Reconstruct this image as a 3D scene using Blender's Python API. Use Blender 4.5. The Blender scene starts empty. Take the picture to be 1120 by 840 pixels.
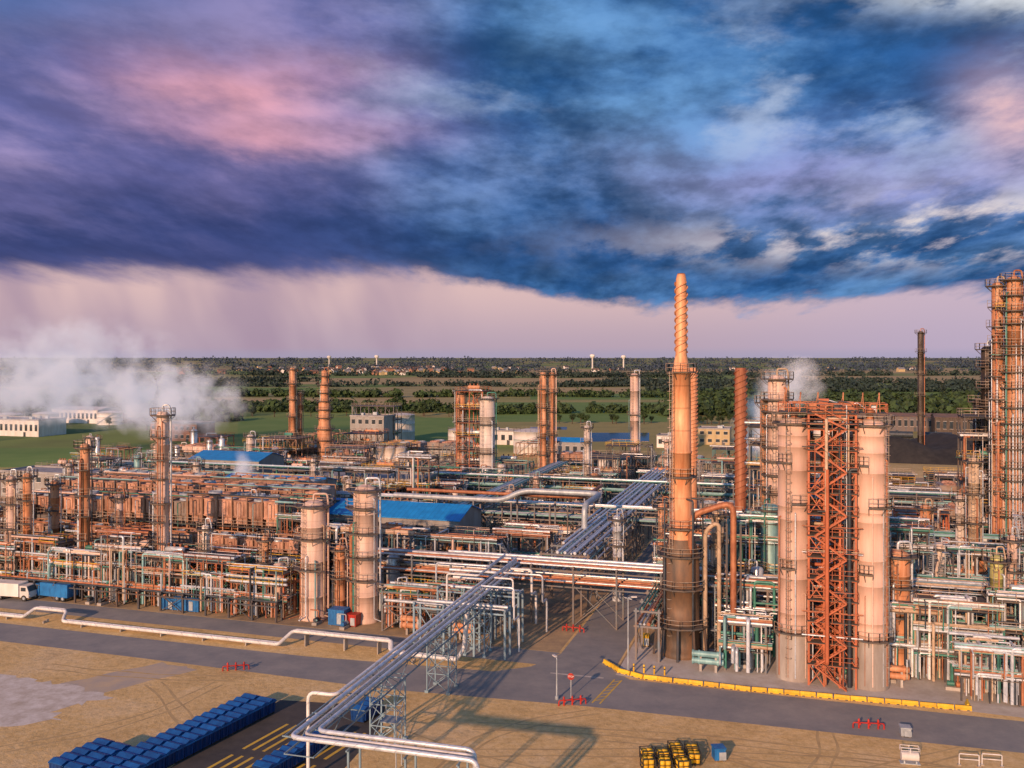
import bpy, math, random
import numpy as np
from mathutils import Vector, Matrix
R = random.Random(11)
sc = bpy.context.scene
sc.view_settings.view_transform = 'Standard'
sc.view_settings.look = 'None'
sc.view_settings.exposure = 0
COL = sc.collection
TH = math.radians(17.5); CE = math.cos(TH); SE = math.sin(TH)
def P(e, n, z=0.0):            # plant grid (east, north) -> world metres
    return (12 + e*CE + n*SE, 115 - e*SE + n*CE, z)
def grid(x, y):
    return ((x-12)*CE - (y-115)*SE, (x-12)*SE + (y-115)*CE)
def at(t, d, z=0.0):           # survey bearing (tangent) and range
    return (t*d, d, z)

# ---------------------------------------------------------------- materials
def mk_mat(name, c1, c2=None, rough=.6, metal=0.0, scale=.8, streak=.15, amt=.5, band=0, axis='z', bump=.25, rnd=.15, contrast=.14, bandamt=.55):
    m = bpy.data.materials.new(name); m.use_nodes = True
    nt = m.node_tree; b = nt.nodes['Principled BSDF']; L = nt.links
    def N(t): return nt.nodes.new(t)
    c2 = c2 or tuple(x*.6 for x in c1)
    tc = N('ShaderNodeTexCoord'); oi = N('ShaderNodeObjectInfo')
    mp = N('ShaderNodeMapping'); mp.inputs['Scale'].default_value = (1, 1, streak)
    L.new(tc.outputs['Object'], mp.inputs['Vector'])
    ad = N('ShaderNodeVectorMath'); ad.operation = 'ADD'
    ms = N('ShaderNodeMath'); ms.operation = 'MULTIPLY'; ms.inputs[1].default_value = 40
    L.new(oi.outputs['Random'], ms.inputs[0]); L.new(mp.outputs[0], ad.inputs[0]); L.new(ms.outputs[0], ad.inputs[1])
    n1 = N('ShaderNodeTexNoise'); n1.inputs['Scale'].default_value = scale; n1.inputs['Detail'].default_value = 5; n1.inputs['Roughness'].default_value = .65
    L.new(ad.outputs[0], n1.inputs['Vector'])
    mr = N('ShaderNodeMapRange'); mr.inputs['From Min'].default_value = .5-contrast+ (.5-amt)*.3; mr.inputs['From Max'].default_value = .5+contrast + (.5-amt)*.3
    L.new(n1.outputs['Fac'], mr.inputs['Value'])
    mx = N('ShaderNodeMix'); mx.data_type = 'RGBA'
    mx.inputs[6].default_value = (*c1, 1); mx.inputs[7].default_value = (*c2, 1)
    L.new(mr.outputs[0], mx.inputs[0])
    out = mx.outputs[2]
    hs = N('ShaderNodeHueSaturation')
    v = N('ShaderNodeMapRange'); v.inputs['To Min'].default_value = 1-rnd; v.inputs['To Max'].default_value = 1+rnd
    L.new(oi.outputs['Random'], v.inputs['Value']); L.new(v.outputs[0], hs.inputs['Value']); L.new(out, hs.inputs['Color'])
    out = hs.outputs[0]
    if band:
        sp = N('ShaderNodeSeparateXYZ'); L.new(tc.outputs['Object'], sp.inputs[0])
        src = sp.outputs['Z']
        if axis == 'sum':
            a = N('ShaderNodeMath'); a.operation = 'ADD'; L.new(sp.outputs['X'], a.inputs[0]); L.new(sp.outputs['Y'], a.inputs[1])
            a2 = N('ShaderNodeMath'); a2.operation = 'ADD'; L.new(a.outputs[0], a2.inputs[0]); L.new(sp.outputs['Z'], a2.inputs[1]); src = a2.outputs[0]
        elif axis == 'x': src = sp.outputs['X']
        d = N('ShaderNodeMath'); d.operation = 'DIVIDE'; d.inputs[1].default_value = band; L.new(src, d.inputs[0])
        fr = N('ShaderNodeMath'); fr.operation = 'FRACT'; L.new(d.outputs[0], fr.inputs[0])
        lt = N('ShaderNodeMath'); lt.operation = 'LESS_THAN'; lt.inputs[1].default_value = .07; L.new(fr.outputs[0], lt.inputs[0])
        sc_ = N('ShaderNodeMath'); sc_.operation = 'MULTIPLY'; sc_.inputs[1].default_value = bandamt; L.new(lt.outputs[0], sc_.inputs[0])
        mb = N('ShaderNodeMix'); mb.data_type = 'RGBA'; L.new(sc_.outputs[0], mb.inputs[0]); L.new(out, mb.inputs[6]); mb.inputs[7].default_value = (*[x*.4 for x in c2], 1)
        out = mb.outputs[2]
    L.new(out, b.inputs['Base Color'])
    b.inputs['Roughness'].default_value = rough; b.inputs['Metallic'].default_value = metal
    if bump:
        bp = N('ShaderNodeBump'); bp.inputs['Strength'].default_value = bump; bp.inputs['Distance'].default_value = .08
        L.new(n1.outputs['Fac'], bp.inputs['Height']); L.new(bp.outputs[0], b.inputs['Normal'])
    return m
RUST = mk_mat('rusty_cladding', (.68,.37,.22), (.44,.18,.08), .6, 0, 1.2, .12, band=2.4, bandamt=.35)
PINK = mk_mat('weathered_cladding', (.76,.59,.52), (.54,.37,.30), .65, 0, 1.1, .1, band=1.5, bandamt=.22, contrast=.17)
PALE = mk_mat('pale_cladding', (.78,.74,.70), (.58,.50,.46), .6, 0, .9, .1, band=2.5, bandamt=.3)
DARKST = mk_mat('sooty_steel', (.10,.08,.07), (.045,.036,.03), .6, .3, 1.5, .2)
BROWN = mk_mat('brown_stack_paint', (.46,.19,.10), (.30,.10,.05), .6, .1, 1.5, .2)
ALU = mk_mat('aluminium_jacket', (.70,.78,.88), (.44,.51,.60), .3, .25, 1.2, .6, band=1.8, axis='sum', bandamt=.35)
WHITEP = mk_mat('white_pipe_paint', (.78,.80,.83), (.58,.60,.62), .45, .05, 1.2, .6, band=2.5, axis='sum', bandamt=.35)
RUSTP = mk_mat('rusty_pipe', (.48,.21,.11), (.28,.10,.05), .55, .1, 1.4, .5)
GREENP = mk_mat('green_pipe_paint', (.06,.27,.22), (.045,.17,.15), .5, .1, 1.4, .5)
TEALP = mk_mat('pale_teal_paint', (.26,.50,.54), (.16,.33,.37), .5, .1, 1.0, .3)
DARKP = mk_mat('dark_pipe', (.055,.075,.10), (.033,.043,.058), .5, .2, 1.4, .5)
TANP = mk_mat('tan_insulation', (.56,.44,.32), (.38,.28,.20), .6, 0, 1.2, .5, band=2.2, axis='sum')
BLUEP = mk_mat('blue_equipment_paint', (.02,.20,.54), (.015,.12,.35), .45, .1, 1.4, .5)
YELL = mk_mat('yellow_safety_paint', (.82,.54,.03), (.62,.38,.025), .55, 0, 1.5, .5)
REDP = mk_mat('red_fire_paint', (.5,.03,.02), (.3,.02,.015), .45, 0, 1.5, .5)
SG = mk_mat('grey_structural_steel', (.14,.19,.24), (.20,.15,.12), .6, .1, .6, .5)
SD = mk_mat('dark_structural_steel', (.05,.072,.10), (.10,.07,.055), .6, .1, .6, .5)
SR = mk_mat('red_oxide_steel', (.50,.15,.07), (.32,.10,.05), .6, .05, .8, .4)
ST = mk_mat('tan_structural_steel', (.36,.21,.14), (.19,.12,.08), .6, .05, .7, .5)
STE = mk_mat('teal_structural_steel', (.06,.22,.25), (.09,.13,.14), .6, .1, .7, .5)
GALV = mk_mat('galvanised_steel', (.46,.53,.60), (.30,.36,.42), .45, .25, 1.5, .6)
GRATE = mk_mat('deck_grating', (.08,.09,.10), (.15,.11,.08), .7, .1, 1.0, 1)
RAILM = mk_mat('railing_paint', (.42,.40,.36), (.30,.20,.14), .6, .1, 1.0, 1)
SALM = mk_mat('rusted_cooler_wall', (.52,.31,.23), (.27,.14,.095), .7, 0, .9, .5, band=0, rnd=.3)
GREYC = mk_mat('grey_cooler_wall', (.34,.33,.33), (.28,.19,.14), .7, 0, .9, .5, band=0, rnd=.3)
CONC = mk_mat('concrete', (.44,.43,.41), (.32,.30,.28), .85, 0, .5, 1)
BLUER = mk_mat('blue_roof_sheet', (.01,.27,.70), (.008,.20,.54), .5, 0, .6, .4, band=1.0, axis='x')
GREYW = mk_mat('grey_wall_panel', (.34,.36,.38), (.26,.25,.24), .7, 0, .5, .3)
WHITEW = mk_mat('white_wall_panel', (.76,.76,.77), (.60,.59,.58), .6, 0, .4, .3)
BEIGE = mk_mat('beige_wall', (.58,.47,.27), (.46,.36,.2), .7, 0, .4, .3)
BRICK = mk_mat('brick_wall', (.36,.19,.13), (.26,.13,.09), .8, 0, .4, .3)
ROOFG = mk_mat('grey_flat_roof', (.32,.33,.35), (.22,.22,.24), .8, 0, .3, 1)
ROOFD = mk_mat('dark_shingle_roof', (.12,.10,.09), (.2,.12,.09), .8, 0, .3, 1)
GLASS = mk_mat('window_glass', (.05,.07,.09), (.03,.04,.05), .15, 0, 1, 1, bump=0)
BLACK = mk_mat('black_rubber', (.03,.03,.03), (.02,.02,.02), .7)
WOODM = mk_mat('bark', (.10,.07,.05), (.06,.04,.03), .9, 0, 2, .3)
COALM = mk_mat('coal', (.014,.015,.018), (.03,.03,.032), .9, 0, .3, 1)
CONTB = mk_mat('blue_container_paint', (.006,.055,.24), (.005,.035,.15), .4, .05, .9, .5, bump=.15)
CONTL = mk_mat('blue_container_lid_paint', (.008,.12,.42), (.006,.07,.27), .45, .05, .9, .5, bump=.15)
def leaf_mat(name, a, b):
    return mk_mat(name, a, b, .8, 0, .12, 1, bump=0, rnd=.15, contrast=.08)
LEAF = leaf_mat('foliage', (.045,.088,.026), (.017,.038,.016))
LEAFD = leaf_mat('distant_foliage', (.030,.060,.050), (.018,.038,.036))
LEAFB = leaf_mat('haze_tinted_foliage', (.052,.084,.13), (.036,.060,.10))  # bluish tint puts aerial haze into the leaf colour

# ---------------------------------------------------------------- mesh builder
class MB:
    def __init__(s): s.v=[]; s.f=[]; s.sm=[]
    def add(s, vs, fs, smooth=False):
        o=len(s.v); s.v += [tuple(v) for v in vs]
        s.f += [tuple(i+o for i in f) for f in fs]
        s.sm += (smooth if isinstance(smooth, list) else [smooth]*len(fs))
        return s
    def box(s, c, size, rz=0):
        x,y,z=[a/2 for a in size]; cs,sn=math.cos(rz),math.sin(rz); vs=[]
        for dz in (-z,z):
            for dx,dy in ((-x,-y),(x,-y),(x,y),(-x,y)):
                vs.append((c[0]+dx*cs-dy*sn, c[1]+dx*sn+dy*cs, c[2]+dz))
        s.add(vs, [(0,3,2,1),(4,5,6,7),(0,1,5,4),(1,2,6,5),(2,3,7,6),(3,0,4,7)])
        return s
    def beam(s, p, q, w=.3, h=None):
        h=h or w; p=Vector(p); q=Vector(q); d=(q-p)
        if d.length<1e-4: return s
        d.normalize(); up=Vector((0,0,1)) if abs(d.z)<.95 else Vector((0,1,0))
        a=d.cross(up).normalized()*w/2; b=a.cross(d).normalized()*h/2
        vs=[p-a-b,p+a-b,p+a+b,p-a+b,q-a-b,q+a-b,q+a+b,q-a+b]
        s.add(vs, [(0,1,2,3),(7,6,5,4),(4,5,1,0),(5,6,2,1),(6,7,3,2),(7,4,0,3)])
        return s
    def cyl(s, p, q, r, r2=None, seg=12, caps=True):
        r2=r if r2 is None else r2; p=Vector(p); q=Vector(q); d=(q-p).normalized()
        up=Vector((0,0,1)) if abs(d.z)<.9 else Vector((1,0,0))
        a=d.cross(up).normalized(); b=d.cross(a)
        r0=[p+(a*math.cos(t)+b*math.sin(t))*r for t in [2*math.pi*i/seg for i in range(seg)]]
        r1=[q+(a*math.cos(t)+b*math.sin(t))*r2 for t in [2*math.pi*i/seg for i in range(seg)]]
        s.add(r0+r1, [(i,(i+1)%seg,seg+(i+1)%seg,seg+i) for i in range(seg)], True)
        if caps:
            s.add(r0,[tuple(range(seg))[::-1]]); s.add(r1,[tuple(range(seg))])
        return s
    def lathe(s, prof, c=(0,0), seg=24, smooth=True):
        vs=[];fs=[]
        for r,z in prof:
            for i in range(seg):
                t=2*math.pi*i/seg; vs.append((c[0]+r*math.cos(t),c[1]+r*math.sin(t),z))
        for k in range(len(prof)-1):
            for i in range(seg):
                j=(i+1)%seg; fs.append((k*seg+i,k*seg+j,(k+1)*seg+j,(k+1)*seg+i))
        s.add(vs,fs,smooth); return s
    def tube(s, pts, r, seg=8, bend=None, caps=True):
        pts=[Vector(p) for p in pts]; bend=bend or r*2.6
        out=[pts[0]]
        for i in range(1,len(pts)-1):
            a,b,c=pts[i-1],pts[i],pts[i+1]
            l1=(a-b).length; l2=(c-b).length
            if l1<1e-3 or l2<1e-3: continue
            t=min(bend,l1*.48,l2*.48); p0=b+(a-b)/l1*t; p2=b+(c-b)/l2*t
            for k in range(5):
                u=k/4; out.append(p0*(1-u)**2+b*2*u*(1-u)+p2*u*u)
        out.append(pts[-1])
        d=(out[1]-out[0]).normalized(); up=Vector((0,0,1)) if abs(d.z)<.9 else Vector((1,0,0))
        a=d.cross(up).normalized(); vs=[]
        for i,p in enumerate(out):
            if i==0: d=(out[1]-out[0])
            elif i==len(out)-1: d=(out[-1]-out[-2])
            else: d=(out[i+1]-out[i-1])
            if d.length<1e-6: d=Vector((0,0,1))
            d.normalize(); a=(a-d*a.dot(d))
            if a.length<1e-4: a=d.orthogonal()
            a.normalize(); b=d.cross(a)
            for k in range(seg):
                t=2*math.pi*k/seg; vs.append(p+(a*math.cos(t)+b*math.sin(t))*r)
        n=len(out); fs=[(i*seg+k,i*seg+(k+1)%seg,(i+1)*seg+(k+1)%seg,(i+1)*seg+k) for i in range(n-1) for k in range(seg)]
        s.add(vs,fs,True)
        if caps: s.add(vs[:seg],[tuple(range(seg))[::-1]]); s.add(vs[-seg:],[tuple(range(seg))])
        return s
    def rail(s, pts, z, h=1.1, closed=False, sp=2.2, w=.06):
        pts=list(pts); 
        if closed: pts=pts+[pts[0]]
        for a,b in zip(pts[:-1],pts[1:]):
            for hh in (h,h*.5): s.beam((a[0],a[1],z+hh),(b[0],b[1],z+hh),w)
            L=math.hypot(b[0]-a[0],b[1]-a[1]); n=max(1,int(L/sp))
            for i in range(n+1):
                t=i/n; x=a[0]+(b[0]-a[0])*t; y=a[1]+(b[1]-a[1])*t; s.beam((x,y,z),(x,y,z+h),w)
        return s
def new_obj(mb, name, mat, parent=None, loc=None, rot=0, label=None, **props):
    me=bpy.data.meshes.new(name); me.from_pydata(mb.v,[],mb.f)
    me.polygons.foreach_set('use_smooth', mb.sm); me.materials.append(mat); me.update()
    o=bpy.data.objects.new(name,me); COL.objects.link(o)
    if parent: o.parent=parent
    if loc: o.location=loc
    if rot: o.rotation_euler=(0,0,rot)
    if label: o['label']=label
    for k,v in props.items(): o[k]=v
    return o
def thing(name, label, cat, loc, rot=0, group=None):
    o=bpy.data.objects.new(name,None); COL.objects.link(o); o.location=loc; o.rotation_euler=(0,0,rot)
    o.empty_display_size=.5; o['label']=label; o['category']=cat
    if group: o['group']=group
    return o
def dup(root, loc, rot=None, label=None, scale=None):
    kids={}
    for o in ALLK.get(root.name,[]): kids.setdefault(o.parent.name,[]).append(o)
    def cp(o,par):
        c=o.copy(); COL.objects.link(c)
        if par: c.parent=par
        for k in kids.get(o.name,[]): cp(k,c)
        return c
    c=cp(root,None); c.location=loc
    if rot is not None: c.rotation_euler=(0,0,rot)
    if label: c['label']=label
    if scale: c.scale=scale
    return c
ALLK={}
def reg(root, *objs): ALLK.setdefault(root.name,[]).extend(objs)

# ---------------------------------------------------------------- sheets
def sheet(name, pts, z, mat, **k):
    mb=MB(); mb.add([(x,y,z) for x,y in pts],[tuple(range(len(pts)))])
    return new_obj(mb,name,mat,kind='structure',**k)
def ground_mat():
    m=bpy.data.materials.new('ground'); m.use_nodes=True; nt=m.node_tree; b=nt.nodes['Principled BSDF']; L=nt.links
    N=nt.nodes.new
    g=N('ShaderNodeNewGeometry')
    def noise(s,d=6,r=.6):
        n=N('ShaderNodeTexNoise'); n.inputs['Scale'].default_value=s; n.inputs['Detail'].default_value=d; n.inputs['Roughness'].default_value=r; L.new(g.outputs['Position'],n.inputs['Vector']); return n.outputs['Fac']
    def ramp(src,stops):
        r=N('ShaderNodeValToRGB'); L.new(src,r.inputs[0]); e=r.color_ramp.elements
        while len(e)>1: e.remove(e[-1])
        e[0].position=stops[0][0]; e[0].color=(*stops[0][1],1)
        for p,c in stops[1:]:
            x=e.new(p); x.color=(*c,1)
        return r.outputs[0]
    def mix(f,a,bb):
        x=N('ShaderNodeMix'); x.data_type='RGBA'; L.new(f,x.inputs[0])
        for s,v in ((x.inputs[6],a),(x.inputs[7],bb)):
            if isinstance(v,tuple): s.default_value=(*v,1)
            else: L.new(v,s)
        return x.outputs[2]
    def mr(v,a,bb):
        x=N('ShaderNodeMapRange'); x.inputs['From Min'].default_value=a; x.inputs['From Max'].default_value=bb; L.new(v,x.inputs['Value']); return x.outputs[0]
    near=ramp(noise(.07,9,.70),[(.30,(.28,.19,.07)),(.42,(.54,.37,.14)),(.52,(.74,.52,.22)),(.62,(.78,.60,.34)),(.70,(.50,.38,.22))])
    fine=ramp(noise(1.2,10,.84),[(.32,(.18,.12,.06)),(.47,(.62,.45,.20)),(.6,(.84,.66,.37)),(.7,(.88,.78,.56))])
    f0=N('ShaderNodeMix'); f0.data_type='RGBA'; f0.inputs[0].default_value=.5; L.new(near,f0.inputs[6]); L.new(fine,f0.inputs[7])
    near=f0.outputs[2]
    v=N('ShaderNodeTexVoronoi'); v.inputs['Scale'].default_value=.0042; 
    mp=N('ShaderNodeMapping'); mp.inputs['Scale'].default_value=(1,.5,1); L.new(g.outputs['Position'],mp.inputs[0]); L.new(mp.outputs[0],v.inputs['Vector'])
    sp=N('ShaderNodeSeparateColor'); L.new(v.outputs['Color'],sp.inputs[0])
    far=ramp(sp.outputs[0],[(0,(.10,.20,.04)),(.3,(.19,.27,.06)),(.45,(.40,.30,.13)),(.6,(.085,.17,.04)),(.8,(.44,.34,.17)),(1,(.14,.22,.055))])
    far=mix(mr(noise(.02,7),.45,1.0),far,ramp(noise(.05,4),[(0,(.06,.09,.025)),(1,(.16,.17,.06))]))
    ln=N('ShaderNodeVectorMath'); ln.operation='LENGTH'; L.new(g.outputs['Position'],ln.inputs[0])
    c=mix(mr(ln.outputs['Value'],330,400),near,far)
    L.new(c,b.inputs['Base Color']); b.inputs['Roughness'].default_value=.95
    bp=N('ShaderNodeBump'); bp.inputs['Strength'].default_value=.6; bp.inputs['Distance'].default_value=.3; L.new(noise(.8,9,.75),bp.inputs['Height']); L.new(bp.outputs[0],b.inputs['Normal'])
    return m
def surf(name,a,b,s=.3,rough=.9,s2=3):
    m=bpy.data.materials.new(name); m.use_nodes=True; nt=m.node_tree; p=nt.nodes['Principled BSDF']; L=nt.links; N=nt.nodes.new
    g=N('ShaderNodeNewGeometry')
    n=N('ShaderNodeTexNoise'); n.inputs['Scale'].default_value=s; n.inputs['Detail'].default_value=9; n.inputs['Roughness'].default_value=.75
    L.new(g.outputs['Position'],n.inputs['Vector'])
    r=N('ShaderNodeMapRange'); r.inputs['From Min'].default_value=.35; r.inputs['From Max'].default_value=.65; L.new(n.outputs['Fac'],r.inputs['Value'])
    x=N('ShaderNodeMix'); x.data_type='RGBA'; x.inputs[6].default_value=(*a,1); x.inputs[7].default_value=(*b,1); L.new(r.outputs[0],x.inputs[0])
    L.new(x.outputs[2],p.inputs['Base Color']); p.inputs['Roughness'].default_value=rough
    bp=N('ShaderNodeBump'); bp.inputs['Strength'].default_value=.3; bp.inputs['Distance'].default_value=.05; L.new(n.outputs['Fac'],bp.inputs['Height']); L.new(bp.outputs[0],p.inputs['Normal'])
    return m
ASPH=surf('asphalt',(.19,.205,.225),(.30,.30,.295),.18)
ASPD=surf('dark_asphalt',(.04,.043,.048),(.085,.082,.078),.3)
YARD=surf('plant_yard_surface',(.20,.165,.13),(.54,.40,.22),.12)
PAD=surf('concrete_pad',(.60,.59,.57),(.42,.39,.35),.3)
GRAV=surf('pale_gravel',(.74,.72,.68),(.46,.41,.34),.5)
PATH=surf('gravel_track_surface',(.40,.37,.34),(.58,.46,.30),.3)
TRK=surf('tyre_track_dirt',(.40,.29,.14),(.60,.45,.22),.5)
GFLD=surf('green_field_surface',(.10,.21,.035),(.16,.26,.055),.03)
TFLD=surf('tan_field_surface',(.46,.34,.17),(.33,.28,.11),.02)
PAINTY=surf('yellow_road_paint',(.80,.54,.05),(.50,.35,.08),.8)
PAINTW=surf('white_road_paint',(.6,.58,.54),(.4,.38,.35),.8)
WATER=mk_mat('water',(.05,.08,.11),(.04,.06,.08),.08,0,.2,1,bump=.05)
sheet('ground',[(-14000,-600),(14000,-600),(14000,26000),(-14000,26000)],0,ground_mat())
G=lambda *pp:[P(e,n)[:2] for e,n in pp]
sheet('plant_yard',G((-190,6.6),(-8,6.6),(-8,150),(-240,150)),.004,YARD)
sheet('plant_yard',G((.8,1.2),(120,1.2),(220,150),(.8,150)),.004,YARD)
sheet('plant_yard',G((-260,152),(260,152),(260,215),(-260,215)),.004,YARD)
sheet('road',G((-220,-11.8),(-60,-12.4),(-25,-13),(0,-11),(45,-9.8),(160,-9.5),(160,-.6),(30,-.9),(3,-.9),(.5,1.5),(.5,150),(-7.6,150),(-7.6,6),(-10,0),(-14,-3.2),(-40,-5.2),(-220,-6)),.008,ASPH)
sheet('service_road',G((-190,1),(-9,1),(-7.7,6.4),(-190,6.4)),.012,ASPH)
sheet('concrete_pad',G((1.0,.2),(4,-.3),(42,.5),(60,-.3),(70,2),(70,16),(1.0,14)),.012,PAD)
rj=random.Random(4)
def blob(pts,sub=6,j=.7):
    out=[]
    for (x0,y0),(x1,y1) in zip(pts,pts[1:]+pts[:1]):
        for k in range(sub):
            t=k/sub; out.append((x0+(x1-x0)*t+rj.uniform(-j,j),y0+(y1-y0)*t+rj.uniform(-j,j)))
    return out
sheet('gravel_path',blob([(-40,117),(-46,119.5),(-60,108),(-90,94),(-90,84),(-58,100)],8,.3),.004,PATH)
sheet('gravel_area',blob([(-90,119),(-66,116),(-60,113.5),(-54,111.5),(-47,107),(-52,104),(-50,101),(-58,97.5),(-66,94),(-90,92)],7,.6),.008,GRAV)
sheet('parking_lot',[(-27,106.5),(-14.5,104.5),(-14,99),(-20,72),(-37,72),(-33,90)],.006,ASPD)
def track(p0,p1,bow,gauge=1.7,w=.32,z=.004):
    a=Vector(p0); b=Vector(p1); d=(b-a); nrm=Vector((-d.y,d.x)).normalized()
    for s in (-gauge/2,gauge/2):
        L_=[];Rr=[]
        for i in range(25):
            t=i/24; c=a+d*t+nrm*(bow*math.sin(math.pi*t)+s+.15*math.sin(t*17+s)); ww=w*(.6+.4*math.sin(t*11+s*3)**2)
            L_.append((c+nrm*ww/2)[:]); Rr.append((c-nrm*ww/2)[:])
        sheet('tyre_track',L_+Rr[::-1],z,TRK)
for i,(a,b,bw) in enumerate((((-44,112),(-30,84),2),((-52,93),(-36,112),-3),((-4,99),(52,84),3),((2,85),(48,94),-4),((-8,84),(9,103),4),((24,82),(34,100),-2),((-12,97),(20,84),-3),((10,96),(30,84),2),((-60,118),(-34,113.5),-1),((-6,92),(44,88),2))): track(a,b,bw,z=.0035+.0004*i,w=.36)
for i in range(9):
    p=Vector((-24.4+1.1*i,99.5-.3*i)); d=Vector((-.43,-.9)); nn=Vector((.16,-.075))
    for s0,s1 in ((0,7),(8.5,22)):
        a=p+d*s0; b=p+d*s1
        sheet('road_marking',[(a.x-nn.x,a.y-nn.y),(a.x+nn.x,a.y+nn.y),(b.x+nn.x,b.y+nn.y),(b.x-nn.x,b.y-nn.y)],.012,PAINTY)
def stripe(e0,n0,e1,n1,w,mat,z=.016):
    a=Vector((e0,n0)); b=Vector((e1,n1)); d=(b-a).normalized(); q=Vector((-d.y,d.x))*w/2
    sheet('road_marking',G(tuple(a-q),tuple(b-q),tuple(b+q),tuple(a+q)),z,mat)
stripe(.2,-9.8,1.2,-1.5,.18,PAINTY); stripe(1.1,-9.8,2.1,-1.5,.18,PAINTY)
for i in range(7): stripe(.4+.13*i,-9+1.1*i,1.3+.13*i,-8.3+1.1*i,.15,PAINTY,.020)
stripe(-7,-1.6,-.2,-1.4,.4,PAINTW)
def fld(t0,t1,d0,d1,mat,z=.01,name='field'):
    sheet(name,[(t0*d0,d0),(t1*d0,d0),(t1*d1,d1),(t0*d1,d1)],z,mat)
fld(-.30,-.06,440,600,GFLD); fld(-.62,-.40,330,400,GFLD); fld(-.05,.17,560,800,GFLD); fld(-.33,-.08,740,880,TFLD)
fld(.02,.2,850,980,GFLD,.02); fld(-.5,-.2,1000,1180,GFLD,.02); fld(-.25,.1,1320,1700,TFLD,.02); fld(.2,.6,900,1100,GFLD,.02)
fld(-.06,.14,1000,1180,TFLD,.02); fld(.25,.6,1400,1900,TFLD,.02); fld(-.6,-.1,2050,2400,GFLD,.02); fld(0,.5,2200,2900,TFLD,.02)
fld(.08,.15,430,480,WATER,.03,'water'); fld(.02,.06,500,520,WATER,.03,'water')

# ---------------------------------------------------------------- generators
def add_platform(root, z, r, a0, a1, wid=1.15, mat=None, seg=14):
    mb=MB(); r1=r+wid; n=max(4,int(seg*(a1-a0)/6.28))
    an=[a0+(a1-a0)*i/n for i in range(n+1)]
    vs=[];fs=[]
    for a in an:
        c,s=math.cos(a),math.sin(a)
        vs+= [(r*.97*c,r*.97*s,z),(r1*c,r1*s,z),(r1*c,r1*s,z-.18),(r*.97*c,r*.97*s,z-.18)]
    for i in range(n):
        for k in range(4): fs.append((i*4+k,(i+1)*4+k,(i+1)*4+(k+1)%4,i*4+(k+1)%4))
    fs+=[(0,1,2,3),(n*4+3,n*4+2,n*4+1,n*4)]
    mb.add(vs,fs)
    for a in an[::2]: mb.beam((r*math.cos(a),r*math.sin(a),z-1.1),(r1*.97*math.cos(a),r1*.97*math.sin(a),z-.2),.08)
    p=new_obj(mb,'platform',mat or GRATE,root)
    rb=MB().rail([(r1*math.cos(a),r1*math.sin(a)) for a in an],z,sp=1.6)
    q=new_obj(rb,'railing',RAILM,p)
    reg(root,p,q)
def ladder_mb(x,y,z0,z1,a):
    mb=MB(); c,s=math.cos(a),math.sin(a); px,py=-s*.25,c*.25
    mb.beam((x-px,y-py,z0),(x-px,y-py,z1),.06); mb.beam((x+px,y+py,z0),(x+px,y+py,z1),.06)
    z=z0+.4
    while z<z1:
        mb.beam((x-px,y-py,z),(x+px,y+py,z),.04); z+=.6
    z=z0+2.5
    while z<z1:
        pts=[(x+px*1.4+ (c*.7*math.sin(t)) - px*1.4*(1-math.cos(t)), y+py*1.4+ s*.7*math.sin(t)-py*1.4*(1-math.cos(t)),z) for t in [0,.8,1.57,2.3,3.14]]
        for p,q in zip(pts[:-1],pts[1:]): mb.beam(p,q,.05)
        z+=1.2
    return mb
PM_MAIN=[ALU,ALU,ALU,ALU,ALU,WHITEP,RUSTP,GREENP,GREENP,DARKP,TANP,TEALP,TEALP]
PM_WARM=[RUSTP,RUSTP,RUSTP,TANP,PINK,ALU,ALU,ALU,ALU,DARKP,DARKP,GREENP,TEALP]
PM=PM_MAIN
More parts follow.
